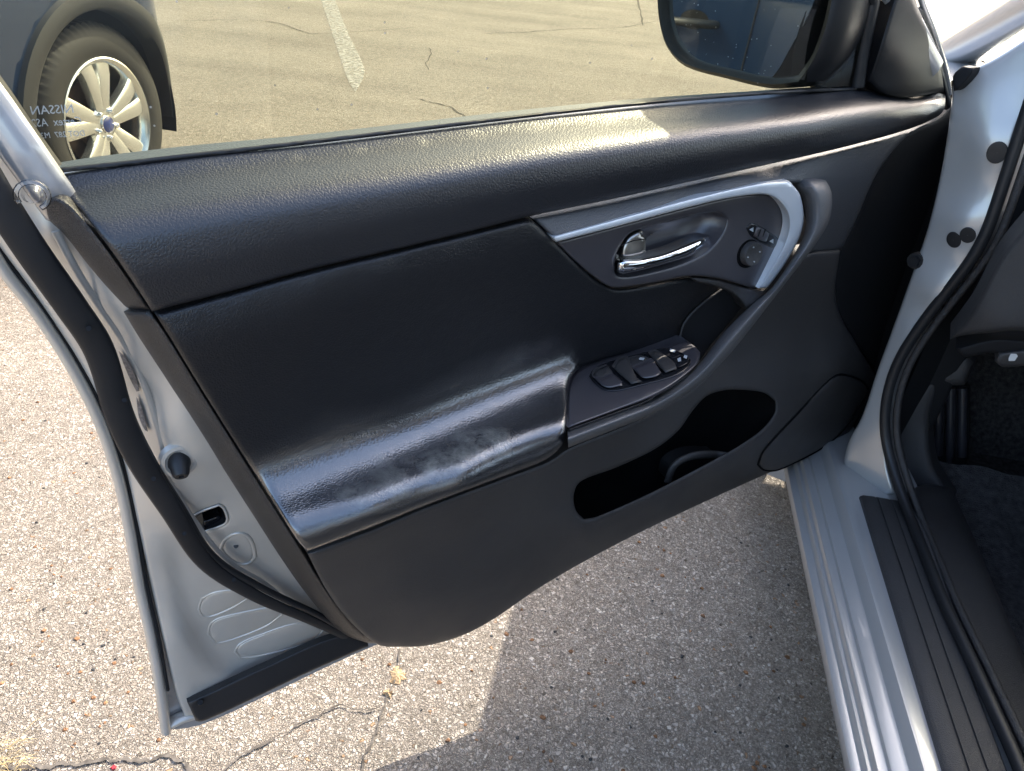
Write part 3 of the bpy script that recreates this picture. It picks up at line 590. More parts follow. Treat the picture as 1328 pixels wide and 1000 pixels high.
# rear edge strip, upper and lower
patch('edge_strip', [(56, 262), (66, 256), (84, 259), (104, 277), (150, 336), (194, 401), (164, 402), (118, 348), (84, 305), (62, 284)], [(60, 270, -.03), (95, 272, -.004), (75, 292, -.03), (170, 396, -.018), (188, 394, .008), (130, 340, -.006), (115, 345, -.025)], M_EDGE, door, step=7, edge=(9, .012), skirt=.025, label='rear edge strip of the upper trim')
patch('edge_strip', [(160, 404), (195, 403), (215, 430), (260, 503), (310, 583), (360, 662), (394, 716), (425, 766), (455, 806), (490, 834), (478, 834), (446, 822), (410, 786), (372, 735), (320, 655), (270, 577), (218, 495), (180, 437)],
    [(164, 408, -.022), (192, 408, .006), (240, 526, -.022), (262, 508, .006), (300, 620, -.022), (330, 612, .008), (350, 700, -.022), (385, 704, .012), (410, 785, -.022), (440, 788, .006), (480, 832, -.02)], M_EDGE, door, step=7, edge=(9, .012), skirt=.03, label='rear edge strip of the lower trim')
# padded insert with the worn armrest
BKX, BKZ = [330, 400, 550, 735, 760], [.636, .640, .652, .672, .675]
YT = lambda x: np.interp(x, [200, 300, 400, 500, 600, 688, 760, 900], [406, 380, 352, 329, 305, 284, 330, 360])
wall_f = tps([(205, 408, .014), (300, 381, .015), (400, 354, .015), (500, 330, .015), (600, 306, .014), (688, 284, .013), (225, 436, .019), (300, 407, .020), (400, 380, .020), (500, 356, .019), (600, 332, .017), (680, 314, .015), (260, 500, .016), (310, 580, .012), (352, 640, .012), (400, 690, .012),
    (350, 500, .012), (450, 460, .010), (550, 430, .008), (650, 400, .006), (720, 370, .006), (780, 385, .002), (850, 385, -.004), (885, 400, -.010), (870, 435, -.012), (800, 445, -.014), (450, 560, .006), (550, 525, .0), (650, 480, -.008), (735, 455, -.014), (735, 560, -.014), (600, 640, .0), (480, 680, .008)])
front_f = tps([(380, 680, .092), (480, 660, .098), (600, 620, .100), (735, 560, .097), (398, 715, .084), (480, 685, .087), (560, 657, .088), (640, 625, .088), (730, 578, .09), (392, 660, .094), (550, 600, .10), (700, 530, .1)])
def smax(a, b, k): h = max(k-abs(a-b), 0)/k; return max(a, b)+h*h*k*.25
def smin(a, b, k): h = max(k-abs(a-b), 0)/k; return min(a, b)-h*h*k*.25
def flat_w(x, y, z):
    d = ray(x, y); t = (z-CAM_P[2])/d[2]; return float((CAM_P+d*t-DO) @ DN)
def ins_f(x, y):
    w = wall_f(x, y)
    if x < 748:
        fw = flat_w(x, y, np.interp(x, BKX, BKZ)); w = smax(w, smin(fw, front_f(x, y), .045), .070)
    return w
patch('padded_insert', [(201, 407), (300, 380), (400, 352.5), (500, 329), (600, 305), (687, 284), (700, 294), (722, 316), (752, 345), (778, 366), (800, 375), (850, 368), (893, 360), (925, 366), (935, 376), (905, 398), (886, 420), (881, 441), (868, 447), (800, 461), (762, 472), (744, 484), (737, 500), (735, 556), (728, 578), (708, 596), (660, 615), (550, 656), (480, 684), (398, 715), (385, 700), (360, 660), (310, 582), (260, 502), (222, 440)],
    ins_f, M_INSERT, door, step=10, edge=(8, .006), skirt=.03, label='worn shiny leatherette insert with armrest')
# lower panel with the map pocket
POCKET = [(747, 662), (744, 643), (752, 625), (800, 606), (850, 582), (880, 558), (898, 533), (916, 514), (940, 506), (968, 506), (992, 510), (1005, 520), (1005, 534), (990, 555), (960, 577), (930, 594), (850, 636), (774, 670), (757, 673)]
low_ctrl = [(398, 718, .055), (480, 690, .06), (560, 660, .062), (640, 630, .062), (735, 580, .062), (800, 556, .06), (450, 760, .03), (560, 720, .036), (660, 690, .036), (500, 835, -.005), (600, 822, -.004), (700, 768, .0), (560, 790, .02), (650, 755, .022),
    (735, 700, .034), (745, 655, .045), (765, 690, .05), (850, 650, .056), (930, 610, .056), (990, 570, .048), (1012, 535, .036), (1000, 505, .026), (800, 600, .045), (860, 570, .04), (905, 535, .034), (950, 500, .026),
    (800, 705, .022), (900, 650, .03), (1000, 608, .018), (1085, 573, -.005), (1060, 540, .005), (1040, 500, .016), (1085, 480, .012), (1130, 495, -.02), (1000, 470, .010), (1000, 430, .0), (1050, 440, .0), (1060, 380, -.004), (1085, 340, -.004), (1060, 330, 0), (1100, 430, -.012), (960, 460, .004)]
low_f = tps(low_ctrl)
patch('lower_trim_panel', [(399, 718), (480, 688), (550, 659), (660, 618), (712, 598), (738, 581), (800, 556), (850, 532), (900, 500), (950, 445), (1000, 385), (1035, 340), (1050, 328), (1090, 325), (1083, 376), (1090, 410), (1113, 450), (1136, 490), (1132, 503), (1110, 547), (1085, 577), (1000, 612), (860, 676), (780, 716), (700, 762), (640, 803), (600, 824), (555, 837), (515, 839), (490, 836), (455, 807), (425, 768)],
    low_f, M_PLAST, door, step=11, edge=(7, .006), skirt=.03, hskirt=0, holes=[POCKET], label='black moulded lower panel with a map pocket')
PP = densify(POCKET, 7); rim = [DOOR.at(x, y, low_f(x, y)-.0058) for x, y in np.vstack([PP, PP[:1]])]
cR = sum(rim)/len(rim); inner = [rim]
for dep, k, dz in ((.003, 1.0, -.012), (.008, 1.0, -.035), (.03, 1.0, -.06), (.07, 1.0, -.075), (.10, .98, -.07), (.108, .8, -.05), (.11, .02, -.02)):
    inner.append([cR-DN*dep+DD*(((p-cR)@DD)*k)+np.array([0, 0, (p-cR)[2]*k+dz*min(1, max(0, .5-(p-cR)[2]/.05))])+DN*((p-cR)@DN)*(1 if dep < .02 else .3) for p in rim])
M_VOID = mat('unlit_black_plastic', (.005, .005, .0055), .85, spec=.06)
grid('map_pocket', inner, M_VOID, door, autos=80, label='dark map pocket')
bh = [(866, 624, .012), (873, 606, .012), (885, 596, .014), (905, 590, .018), (930, 590, .022), (945, 592, .034)]
px_tube('bottle_holder', bh, 0, .0075, M_PLAST, door, step=5, flat=.6, seg=10)
patch('bottle_holder_wall', [(868, 624), (873, 608), (886, 598), (905, 592), (932, 592), (936, 600), (900, 618), (875, 632)], [(868, 622, .0), (886, 598, .006), (905, 592, .008), (930, 592, .01), (936, 600, .01), (900, 616, -.005)], M_DEEP, door, step=8, skirt=.03)
SPK = [(983, 602), (990, 585), (1030, 541), (1075, 494), (1090, 486), (1117, 494), (1126, 505), (1112, 530), (1095, 556), (1070, 578), (1030, 600), (1005, 610), (990, 609)]
sq_ = densify(SPK, 7); tube('speaker_seam', [DOOR.at(x, y, low_f(x, y)+.0012) for x, y in sq_], .0022, M_VOID, door, seg=6, closed=True)
sp = patch('speaker_cover', SPK, lambda x, y: low_f(x, y)+.006, M_PLAST, door, step=10, edge=(7, .005), skirt=.02, label='flat speaker cover low on the door')
# front end of the trim, falling away towards the hinge
fe_f = tps([(1225, 150, -.06), (1235, 145, -.08), (1228, 215, -.085), (1205, 290, -.08), (1180, 350, -.075), (1150, 430, -.06), (1136, 488, -.04), (1115, 455, -.028), (1092, 410, -.022), (1085, 370, -.022), (1092, 325, -.024), (1108, 295, -.03), (1140, 220, -.035), (1185, 172, -.04), (1140, 350, -.045), (1170, 270, -.052)])
patch('front_end_panel', [(1218, 153), (1228, 143), (1236, 136), (1237, 160), (1228, 215), (1206, 290), (1181, 350), (1151, 430), (1138, 488), (1114, 452), (1089, 410), (1082, 376), (1089, 326), (1106, 292), (1138, 220), (1180, 172)], fe_f, M_DEEP, door, step=11, edge=(7, .008), skirt=.02, label='matt black front end of the door trim')
FT = [(690, 283), (800, 259.5), (900, 237), (1000, 215), (1100, 192), (1180, 170), (1216, 153), (1180, 174), (1140, 220), (1108, 290), (1091, 324), (1050, 327), (1060, 300), (1040, 238), (1000, 237), (940, 251), (850, 276), (721, 311)]
ft_f = tps([(700, 288, .008), (800, 262, .004), (900, 240, .002), (1000, 218, -.002), (1100, 194, -.012), (1180, 172, -.03), (1140, 215, -.014), (1108, 290, -.014), (1090, 322, -.012), (1055, 320, -.002), (1090, 250, -.004), (725, 308, .018), (780, 294, .02), (850, 275, .021), (940, 250, .021), (1000, 237, .02), (1040, 238, .014), (1060, 225, .006)])
patch('front_trim_band', FT, ft_f, M_PAD2, door, step=11, edge=(6, .005), skirt=.02, label='grained black band between pad and silver strip')
BZ = [(721, 314), (800, 293), (900, 266.5), (950, 255), (990, 251), (1008, 256), (1022, 274), (1024, 295), (1015, 322), (984, 373), (980, 375), (935, 362), (895, 358), (850, 366), (800, 373), (785, 369), (750, 342)]
CUP = [(797, 352), (798, 334), (806, 316), (816, 303), (832, 297), (880, 283), (915, 276), (934, 276), (943, 284), (938, 299), (918, 324), (884, 342), (840, 354), (812, 359), (800, 358)]
bz_f = tps([(722, 316, .010), (850, 283, .010), (1000, 255, .010), (1020, 300, .018), (984, 370, .026), (900, 357, .016), (800, 370, .010), (900, 320, .011), (960, 330, .016), (1000, 300, .014)])
bez = patch('handle_bezel', BZ, bz_f, M_SATIN, door, step=10, edge=(4, .003), skirt=.02, holes=[CUP], label='satin dark panel round the door handle')
CP = densify(CUP, 6); rim = [DOOR.at(x, y, bz_f(x, y)-.003) for x, y in np.vstack([CP, CP[:1]])]; cR = sum(rim)/len(rim); rr = [rim]
for dep, k in ((.004, .985), (.018, .93), (.028, .8), (.033, .5), (.034, .02)): rr.append([cR-DN*dep+(p-cR)*k for p in rim])
grid('handle_cup', rr, M_SATIN, door, autos=70, label='dark recess behind the door handle')
ACC = [(716, 307), (800, 284), (900, 257), (980, 239), (1024, 235), (1038, 254), (1042, 288), (1031, 320), (996, 372), (984, 374), (1014, 323), (1023, 296), (1021, 276), (1007, 258), (990, 252), (950, 256), (900, 267), (800, 293.5), (721, 314)]
patch('silver_accent', ACC, [(720, 312, .021), (800, 290, .023), (900, 263, .024), (990, 245, .026), (1028, 262, .030), (1033, 295, .033), (1005, 350, .036), (985, 372, .036)], M_ACC, door, step=5, edge=(2.6, .004), skirt=.012, osp=4, label='bright silver hockey-stick strip')
# chrome pull and lock tab
patch('door_handle', [(798, 352), (799, 339), (808, 335), (822, 335), (836, 333), (858, 328), (884, 318), (908, 308), (919, 305), (920, 311), (912, 322), (893, 334), (860, 344), (825, 353), (804, 357)], [(800, 350, .016), (820, 343, .022), (850, 338, .021), (880, 328, .019), (915, 309, .010)], M_CHROME, door, step=5, edge=(8, .014), skirt=.014, osp=4, label='chrome inside door handle')
patch('lock_tab', [(805, 333), (808, 318), (816, 306), (830, 299), (834, 300), (832, 306), (838, 308), (837, 328), (826, 332), (814, 334)], [(808, 330, .010), (816, 308, .008), (834, 310, .014), (832, 328, .014)], M_STEEL, door, step=6, edge=(5, .005), skirt=.014, osp=4, label='grey lock tab')
px_tube('lock_tab_line', [(806, 318), (822, 312), (838, 310)], .0155, .0008, M_DEEP, door, seg=6)
# mirror adjuster
def local_axes(x, y, f):
    P = DOOR.at(x, y, f(x, y)); a = DOOR.at(x+5, y, f(x+5, y))-P; b = DOOR.at(x, y-5, f(x, y-5))-P; n = np.cross(a, b); n /= np.linalg.norm(n)
    e1 = a/np.linalg.norm(a); return P, e1, np.cross(n, e1), n
def knob(name, c, R0, w, mt, prof, parent=door, label=None):
    P, e1, e2, n = local_axes(*c, bz_f); return grid(name, [[P+n*(h+w)+R0*k*(math.cos(a)*e1+math.sin(a)*e2) for a in np.linspace(0, 2*math.pi, 33)] for k, h in prof], mt, parent, label=label)
kn = knob('mirror_knob_well', (970, 329), .0195, .0, M_VOID, ((1.0, -.002), (1.0, .0012), (.8, .0014), (.79, .0)))
knob('mirror_adjuster', (971, 328), .0165, .001, M_PLAST, ((1.0, -.002), (1.0, .006), (.92, .009), (.7, .0085), (.4, .007), (.02, .007)), label='round mirror adjuster knob')
for a in (90, 0, 180, 270):
    P, e1, e2, kn_ = local_axes(971, 328, bz_f); P = P+kn_*.0095+.0105*(math.cos(R(a+20))*e1+math.sin(R(a+20))*e2); tube('arrow_dot', [P-kn_*.002, P+kn_*.0008], .0010, M_FADED, door, seg=6)
MS = [(967, 296), (972, 289), (980, 290), (1003, 304), (1010, 310), (1006, 321), (999, 321), (974, 307)]
patch('mirror_select_plate', MS, lambda x, y: bz_f(x, y)+.0015, M_GLOSSBLK, door, step=7, edge=(3, .002), skirt=.006, osp=4)
patch('mirror_select_slider', [(981, 293), (990, 297), (998, 303), (994, 314), (986, 312), (977, 306)], lambda x, y: bz_f(x, y)+.004, M_SATIN, door, step=5, edge=(3, .003), skirt=.008, osp=4, label='mirror selector slider')
for q in ((975, 298), (1001, 313)):
    patch('arrow_mark', [(q[0]-3, q[1]), (q[0]+2, q[1]-3), (q[0]+2, q[1]+3)], lambda x, y: bz_f(x, y)+.0022, M_FADED, door, step=4, skirt=.0005)
for k in (-1, 2):
    px_tube('slider_ridge', [(985+k*2, 307), (989+k*2, 297)], bz_f(987, 302)+.0045, .0009, M_DEEP, door, seg=6, step=5)
# bridge piece and dark inner wall of the pull
patch('pull_recess_wall', [(933, 372), (958, 380), (972, 386), (945, 420), (920, 450), (908, 468), (898, 446), (881, 443), (886, 418), (905, 397)], [(936, 376, -.010), (970, 388, .0), (920, 450, .004), (905, 465, .010), (885, 440, -.012), (890, 415, -.012)], M_DEEP, door, step=9, edge=(3, .002), skirt=.02, label='dark hollow behind the pull grip')
px_tube('recess_seam', [(936, 375), (906, 398), (887, 420), (881, 443)], -.006, .0016, M_PLAST, door, seg=6)
patch('pull_bridge', [(893, 359), (915, 360), (937, 364), (981, 376), (996, 374), (985, 390), (968, 402), (960, 390), (948, 380), (925, 371), (903, 366)], [(895, 361, .010), (937, 366, .016), (980, 380, .03), (975, 395, .034), (950, 378, .018), (990, 378, .032)], M_EDGE, door, step=7, edge=(4, .004), skirt=.02, label='curved bridge joining the pull to the bezel')
# pull grip sweeping down into the armrest
IN_ = [(1026, 236), (1040, 254), (1045, 288), (1035, 321), (1000, 374), (978, 392), (938, 432), (908, 470), (885, 491), (850, 514), (800, 533), (736, 557)]
OUT_ = [(1074, 234), (1080, 252), (1076, 285), (1061, 312), (1036, 345), (1005, 385), (965, 437), (935, 472), (900, 504), (852, 534), (800, 556), (737, 581)]
gW = [.034, .044, .054, .062, .070, .078, .086, .092, .096, .098, .098, .097]
def resample(path, n):
    q = densify(path, 4, closed=False); a = np.concatenate([[0], np.cumsum(np.linalg.norm(np.diff(q, axis=0), axis=1))]); t = np.linspace(0, a[-1], n); return np.stack([np.interp(t, a, q[:, 0]), np.interp(t, a, q[:, 1])], 1)
NG = 60; gi = resample(IN_, NG); go = resample(OUT_, NG); gw = pchip(np.linspace(0, 1, len(gW)), gW); gr_rows = []
gp = pchip([0, .04, .16, .36, .56, .78, .93, 1.0], [-.046, -.026, -.016, -.004, .002, .0, -.012, -.05])
for i in range(NG):
    t = i/(NG-1); end = 0 if t > .05 else .014*(1-math.sqrt(max(0, 1-(1-t/.05)**2)))
    gr_rows.append([DOOR.at(*(gi[i]*(1-k)+go[i]*k), gw(t)+gp(k)-end) for k in np.linspace(0, 1, 17)])
gr_rows.insert(0, [p-DN*.03 for p in gr_rows[0]])
M_GRIP = mat('charcoal_grip_vinyl', (.098, .098, .102), .44, spec=.9, bump=[('grain', 420, .35, .0009)], rvar=.05)
grid('pull_grip', gr_rows, M_GRIP, door, label='black pull grip sweeping down to the armrest', autos=60)
# switch panel and window switches
SW = [(738, 502), (746, 485), (766, 473), (800, 463), (868, 449), (882, 443), (897, 446), (908, 457), (906, 470), (884, 490), (849, 513), (800, 532), (737, 555)]
sw_f = lambda x, y: smin(flat_w(x, y, np.interp(x, [735, 800, 870, 910], [.668, .676, .690, .698])), .092, .01)
patch('switch_panel', SW, sw_f, M_SATIN, door, step=8, edge=(3, .003), skirt=.02, label='satin black window switch panel on the armrest')
SB = [(766, 492), (771, 483), (785, 475), (815, 466), (845, 459), (866, 456), (884, 460), (895, 468), (894, 476), (880, 487), (862, 494), (835, 501), (800, 509), (785, 508), (773, 501)]
patch('switch_bezel', SB, sw_f, M_GLOSSBLK, door, step=7, edge=(3, .002), skirt=.004, lift=(0, 0, .002), osp=4)
def sw(name, lp, dz, mt, e=(4, .003)):
    return patch(name, lp, sw_f, mt, door, step=5, edge=e, skirt=.005, lift=(0, 0, dz), osp=4, flip=False)
sw('window_switch', [(769, 494), (780, 496), (795, 490), (806, 500), (806, 505), (790, 508), (780, 505)], .006, M_SATIN)
sw('window_switch', [(769, 491), (773, 484), (788, 478), (795, 487), (780, 494)], .004, M_PLAST)
sw('switch_divider', [(795, 483), (803, 472), (814, 469), (818, 480), (826, 497), (832, 501), (818, 504), (806, 494)], .007, M_PLAST)
sw('window_switch', [(820, 484), (846, 473), (856, 490), (850, 495), (833, 497), (826, 491)], .008, M_SATIN)
sw('window_switch', [(813, 476), (817, 471), (833, 468), (845, 472), (820, 482)], .006, M_PLAST)
sw('switch_divider', [(842, 466), (850, 461), (860, 466), (874, 478), (876, 485), (862, 490), (856, 484)], .008, M_PLAST)
sw('lock_switch', [(853, 460), (866, 458), (876, 461), (884, 464), (870, 470), (862, 466)], .006, M_GLOSSBLK, (2, .001))
sw('lock_switch', [(870, 472), (886, 465), (893, 470), (890, 476), (878, 482), (874, 478)], .006, M_GLOSSBLK, (2, .001))
for lp in ([(829, 470), (835, 471), (833, 474), (827, 473)], [(868, 459), (875, 461), (873, 464), (867, 462)], [(877, 472), (881, 470), (882, 475), (878, 476)], [(886, 467), (890, 468), (889, 472), (885, 471)]):
    patch('switch_icon', lp, sw_f, M_FADED, door, step=3, skirt=.0003, lift=(0, 0, .0082), osp=3)
px_tube('panel_seam', [(739, 557), (800, 535), (842, 519), (850, 513), (868, 503), (890, 488)], .092, .0012, M_DEEP, door, seg=6)
# sail panel in front of the glass
sail_f = tps([(1129, 103, -.035), (1164, 0, -.04), (1190, 10, -.045), (1217, 74, -.05), (1224, 118, -.05), (1172, 126, -.03), (1143, 120, -.03), (1170, 70, -.03)])
patch('sail_panel', [(1125, 104), (1138, 65), (1158, 0), (1172, -40), (1190, 8), (1206, 44), (1219, 76), (1225, 119), (1172, 127), (1143, 121)], sail_f, M_SAIL, door, step=10, edge=(7, .008), skirt=.02, label='black sail panel at the front of the window')
patch('frame_gasket', [(1188, 10), (1196, 9), (1216, 60), (1226, 98), (1233, 128), (1236, 137), (1228, 143), (1224, 118), (1212, 66)], -.055, M_RUB, door, step=9, edge=(4, .004), skirt=.02)
px_tube('frame_edge', [(1186, -30), (1196, 4), (1212, 45), (1226, 92), (1231, 122)], -.06, .0045, M_SILVER, door, seg=8)

# ------------------------------------------------------------------ door mirror (outside, seen through the glass)
MU = .20; MIRP = Frame(DO+DD*MU, DD)          # plane of the mirror glass
mnorm = DD+DN*.0; MF = Frame(DO+DD*MU, DD)
MO = [(875, -130), (866, -60), (868, 0), (872, 45), (884, 74), (905, 88), (985, 105), (1003, 98), (1025, 62), (1050, 15), (1062, -20), (1066, -80), (1050, -130), (960, -155)]
patch('mirror_glass', MO, -.012, M_MIRROR, door, frame=MF, step=30, skirt=.003, label='mirror glass reflecting the blue car')
HO = [(850, -150), (846, -60), (850, 0), (853, 30), (863, 62), (886, 86), (940, 102), (1000, 115), (1040, 112), (1062, 80), (1082, 20), (1092, -60), (1078, -150), (960, -185)]
hp = densify(HO, 12); hin = densify(MO, 12)
rim = [MF.at(x, y, 0) for x, y in np.vstack([hp, hp[:1]])]; cR = sum(rim[:-1])/(len(rim)-1)
lo = []
for dep, k in ((-.014, .90), (-.002, .915), (.002, .96), (-.004, 1.0), (-.04, 1.0), (-.09, .9), (-.13, .65), (-.145, .3), (-.148, .02)):
    lo.append([cR+(p-cR)*k+DD*dep for p in rim])
grid('mirror_housing', lo, M_SAIL, door, autos=60, label='black door mirror housing')
# arm of the mirror to the door
a0 = MF.at(1050, 60, -.04); a1 = DOOR.at(1118, 90, -.06)
arm = [[a0+np.array([0, 0, h])+DD*d for h, d in ((.07, .035), (.075, -.03), (-.05, -.035), (-.058, .03), (.07, .035))], [(a0+a1)/2+np.array([0, 0, h])+DD*d for h, d in ((.05, .04), (.055, -.03), (-.045, -.035), (-.05, .04), (.05, .04))], [a1+np.array([0, 0, h])+DD*d for h, d in ((.04, .045), (.045, -.07), (-.04, -.07), (-.045, .045), (.04, .045))]]
o = grid('mirror_arm', arm, M_SAIL, door, autos=70); md = o.modifiers.new('s', 'SUBSURF'); md.levels = md.render_levels = 2
# ------------------------------------------------------------------ car body round the door opening
JF = Frame((-.02, .03, 0), (-.66, -.75, 0))           # hinge pillar shut face
jctrl = [(1237, 60, -.03), (1250, 120, .0), (1262, 200, .012), (1235, 260, .0), (1205, 330, .0), (1165, 430, .0), (1140, 500, .0), (1110, 560, .0), (1275, 190, .017), (1246, 285, .017), (1205, 380, .015), (1178, 436, .012), (1255, 195, .006), (1222, 290, .006), (1185, 380, .004), (1292, 195, .012), (1264, 290, .012), (1320, 150, .0), (1300, 230, .0), (1262, 330, .0), (1205, 404, .002), (1160, 470, .004), (1148, 540, .006), (1150, 600, .01), (1328, 40, -.02), (1120, 610, .01), (1100, 600, 0)]
jf = tps(jctrl)
pillar = patch('hinge_pillar', [(1100, 575), (1118, 540), (1138, 480), (1160, 420), (1185, 350), (1205, 290), (1222, 215), (1232, 150), (1237, 96), (1252, 92), (1290, 75), (1345, 40), (1345, 120), (1322, 170), (1303, 232), (1268, 322), (1204, 406), (1166, 462), (1150, 510), (1147, 545), (1150, 600), (1160, 640), (1110, 650), (1095, 610)], jctrl, M_SILL, car, frame=JF, step=11, edge=(5, .006), skirt=.05, label='silver hinge pillar with round black plugs')
for (x, y, rx) in ((1293, 198, .0125), (1237, 311, .0105), (1255, 305, .0105)):
    P = JF.at(x, y, jf(x, y)); ea = JF.at(x+4, y, jf(x+4, y))-P; eb = JF.at(x, y-4, jf(x, y-4))-P; pn = np.cross(ea, eb); pn /= np.linalg.norm(pn); e1 = ea/np.linalg.norm(ea); e2 = np.cross(pn, e1)
    grid('rubber_plug', [[P+pn*(h+.001)+rx*k*(math.cos(a)*e1+1.2*math.sin(a)*e2) for a in np.linspace(0, 2*math.pi, 25)] for k, h in ((1.0, -.001), (.95, .0004), (.8, .0007), (.02, .0003))], M_RUB, car)
pb = JF.at(1188, 338, jf(1188, 338)); tube('hinge_bolt', [pb-JF.n*.01, pb+JF.n*.010], .009, M_DEEP, car, seg=6); tube('hinge_bolt_washer', [pb-JF.n*.01, pb+JF.n*.004], .0125, M_RUB, car, seg=12)
patch('gasket_block', [(1236, 98), (1248, 86), (1262, 88), (1260, 96), (1242, 116), (1237, 118)], .02, M_DEEP, car, frame=JF, step=8, edge=(3, .003), skirt=.02)
# door seal round the opening
SEAL3 = [(x, y) for x, y in ((1360, 60), (1325, 165), (1304, 230), (1270, 321), (1206, 406), (1168, 462), (1152, 505), (1147, 545), (1150, 590))]
sp3 = [JF.at(x, y, .006) for x, y in densify(SEAL3, 10, closed=False)]
SF = Frame((0, 0, .405), (0, 0, 1))
sp4 = [SF.at(x, y) for x, y in densify([(1171, 648), (1198, 715), (1225, 783), (1256, 848), (1288, 918), (1318, 985), (1345, 1050)], 12, closed=False)]
sq = sp3+sp4
for _ in range(6): sq = [sq[0]]+[(sq[i-1]+sq[i]*2+sq[i+1])/4 for i in range(1, len(sq)-1)]+[sq[-1]]
tube('door_seal', sq, .0085, M_RUB, car, seg=10, label='black rubber seal round the door opening')
off = np.array([.016, -.006, .004]); tube('door_seal_lip', [p+off for p in sq], .006, M_EDGE, car, seg=8)
# sill: one long pressed profile, straight along the car
YA, YB = -1.05, -.095
prof = [(.12, .20), (.03, .262), (-.012, .292), (-.026, .304), (-.0315, .312), (-.0325, .324), (-.0315, .3290), (-.029, .3305), (-.0205, .332), (-.0195, .333), (-.0178, .3425), (-.0168, .3435), (-.0130, .344), (-.0120, .345), (-.0104, .3535), (-.0094, .3545), (.0010, .356), (.0018, .3565), (.003, .3615), (.004, .3622), (.018, .364), (.0225, .366), (.0285, .3785), (.032, .3825), (.036, .3835), (.046, .3835), (.051, .383), (.056, .384), (.17, .384), (.17, .20)]
SH = lambda y: -.042*(y+.05)          # the sill runs slightly out of line with the car axis
rws = []
for y in np.linspace(YA, YB+.03, 28):
    up_ = 0
    rws.append([(x+SH(y), y, z) for x, z in prof])
rws += [[(x+.004, .0, z-.012) for x, z in prof], [(x+.012, .20, z-.05) for x, z in prof]]
grid('sill', rws, M_SILL, car, label='silver ridged door sill', autos=32, flip=True)
# black tread plate with two grooves
tp = [(.070, .380), (.070, .392), (.074, .3955), (.092, .397), (.0925, .3945), (.0955, .3945), (.096, .397), (.114, .3975), (.1145, .395), (.1175, .395), (.118, .3975), (.138, .398), (.142, .394), (.142, .380)]
y0 = SF.at(1118, 634)[1]
TPX = lambda x, y: x-.009-.030*(y+.12)
rws = [[(TPX(x, YA), YA, z) for x, z in tp]]+[[(TPX(x, y), y, z) for x, z in tp] for y in np.linspace(YA+.05, y0-.006, 14)]+[[(TPX(.073+(x-.073)*.985, y0), y0, z-.003) for x, z in tp], [(TPX(.073+(x-.073)*.97, y0), y0+.003, .379) for x, z in tp]]
grid('tread_plate', rws, M_PLAST, car, label='black grooved tread plate on the sill', autos=40, flip=True)
for (x, y) in ((1080, 790), (1088, 800), (1093, 815), (1107, 862), (1110, 875), (1115, 900), (1116, 925), (1120, 947), (1178, 922), (1090, 680)):
    P = Frame((0, 0, .338), (0, 0, 1)).at(x, y); tube('paint_chip', [P-np.array([0, 0, .001]), P+np.array([0, 0, .0012])], [.0035, .0015], M_WHITE, car, seg=7)
# interior: kick trim, foot rest, carpet, mat, dash underside
patch('kick_trim', [(1157, 610), (1152, 545), (1158, 500), (1176, 462), (1210, 430), (1240, 445), (1262, 470), (1250, 500), (1218, 500), (1206, 540), (1210, 600), (1236, 645), (1180, 660)], [(1157, 600, 0), (1176, 462, 0), (1240, 450, -.02), (1210, 540, -.02), (1230, 640, -.02), (1180, 520, .0)], M_PLAST, car, frame=Frame((.15, -.04, 0), (-.5, -.86, .1)), step=12, edge=(10, .012), skirt=.03, label='dark plastic kick panel beside the pedals')
patch('sill_trim', [(1172, 640), (1200, 628), (1234, 634), (1264, 700), (1302, 790), (1345, 890), (1400, 1010), (1400, 1130), (1345, 1060), (1322, 985), (1258, 845), (1200, 715)], 0, M_PLAST, car, frame=Frame((.17, 0, .402), (.30, 0, .95)), step=14, edge=(14, .014), skirt=.10, label='dark grained sill trim beside the carpet')
zf = .27
mesh_obj('carpet', [(.15, -1.3, zf), (.9, -1.3, zf), (.9, .25, zf), (.15, .25, zf)]+[(.15, .25, zf), (.9, .25, zf), (.9, .5, .75), (.15, .5, .75)], [(0, 1, 2, 3), (4, 5, 6, 7)], M_CARPET, car, False)
mesh_obj('side_lining', [(.17, .04, .2), (.17, .6, .2), (.17, .6, 1.0), (.17, .04, 1.0), (.105, -.02, 1.0), (.105, -.02, .40)], [(0, 1, 2, 3), (0, 3, 4, 5)], M_DEEP, car, False)
# mat: lumpy sheet
mv = []; nx, ny = 30, 40
rm = random.Random(5)
for j in range(ny):
    mv.append([(.235+.46*i/(nx-1)+.008*math.sin(j*.7), -.95+1.02*j/(ny-1), zf+.012+.004*math.sin(i*.9+j*.4)+(.0 if j < ny-8 else .012*(j-ny+8)*(j-ny+8)/8)) for i in range(nx)])
grid('floor_mat', mv, M_MAT, car, label='charcoal carpet floor mat', flip=True)
CF = Frame((0, .10, 0), (0, -1, .3))
for (a, b) in (((1217, 505), (1216, 590)), ((1233, 503), (1231, 612)), ((1248, 503), (1247, 592))):
    px_tube('foot_rest_bar', [a, ((a[0]+b[0])/2, (a[1]+b[1])/2), b], 0, .009, M_SATIN, car, frame=CF, seg=10)
patch('foot_rest', [(1207, 500), (1258, 500), (1254, 600), (1235, 625), (1212, 600)], -.006, M_DEEP, car, frame=CF, step=12, edge=(4, .004), skirt=.02, label='ribbed foot rest')
DF = Frame((0, -.02, 0), (-.2, -1, -.2))
patch('lower_dash', [(1232, 440), (1262, 400), (1300, 330), (1360, 260), (1400, 440), (1400, 452), (1330, 430), (1280, 432), (1245, 436)], [(1232, 440, -.02), (1300, 380, .0), (1340, 360, .0), (1290, 425, .01), (1360, 430, .01)], M_PLAST, car, frame=DF, step=14, edge=(8, .012), skirt=.04, label='dark lower dashboard')
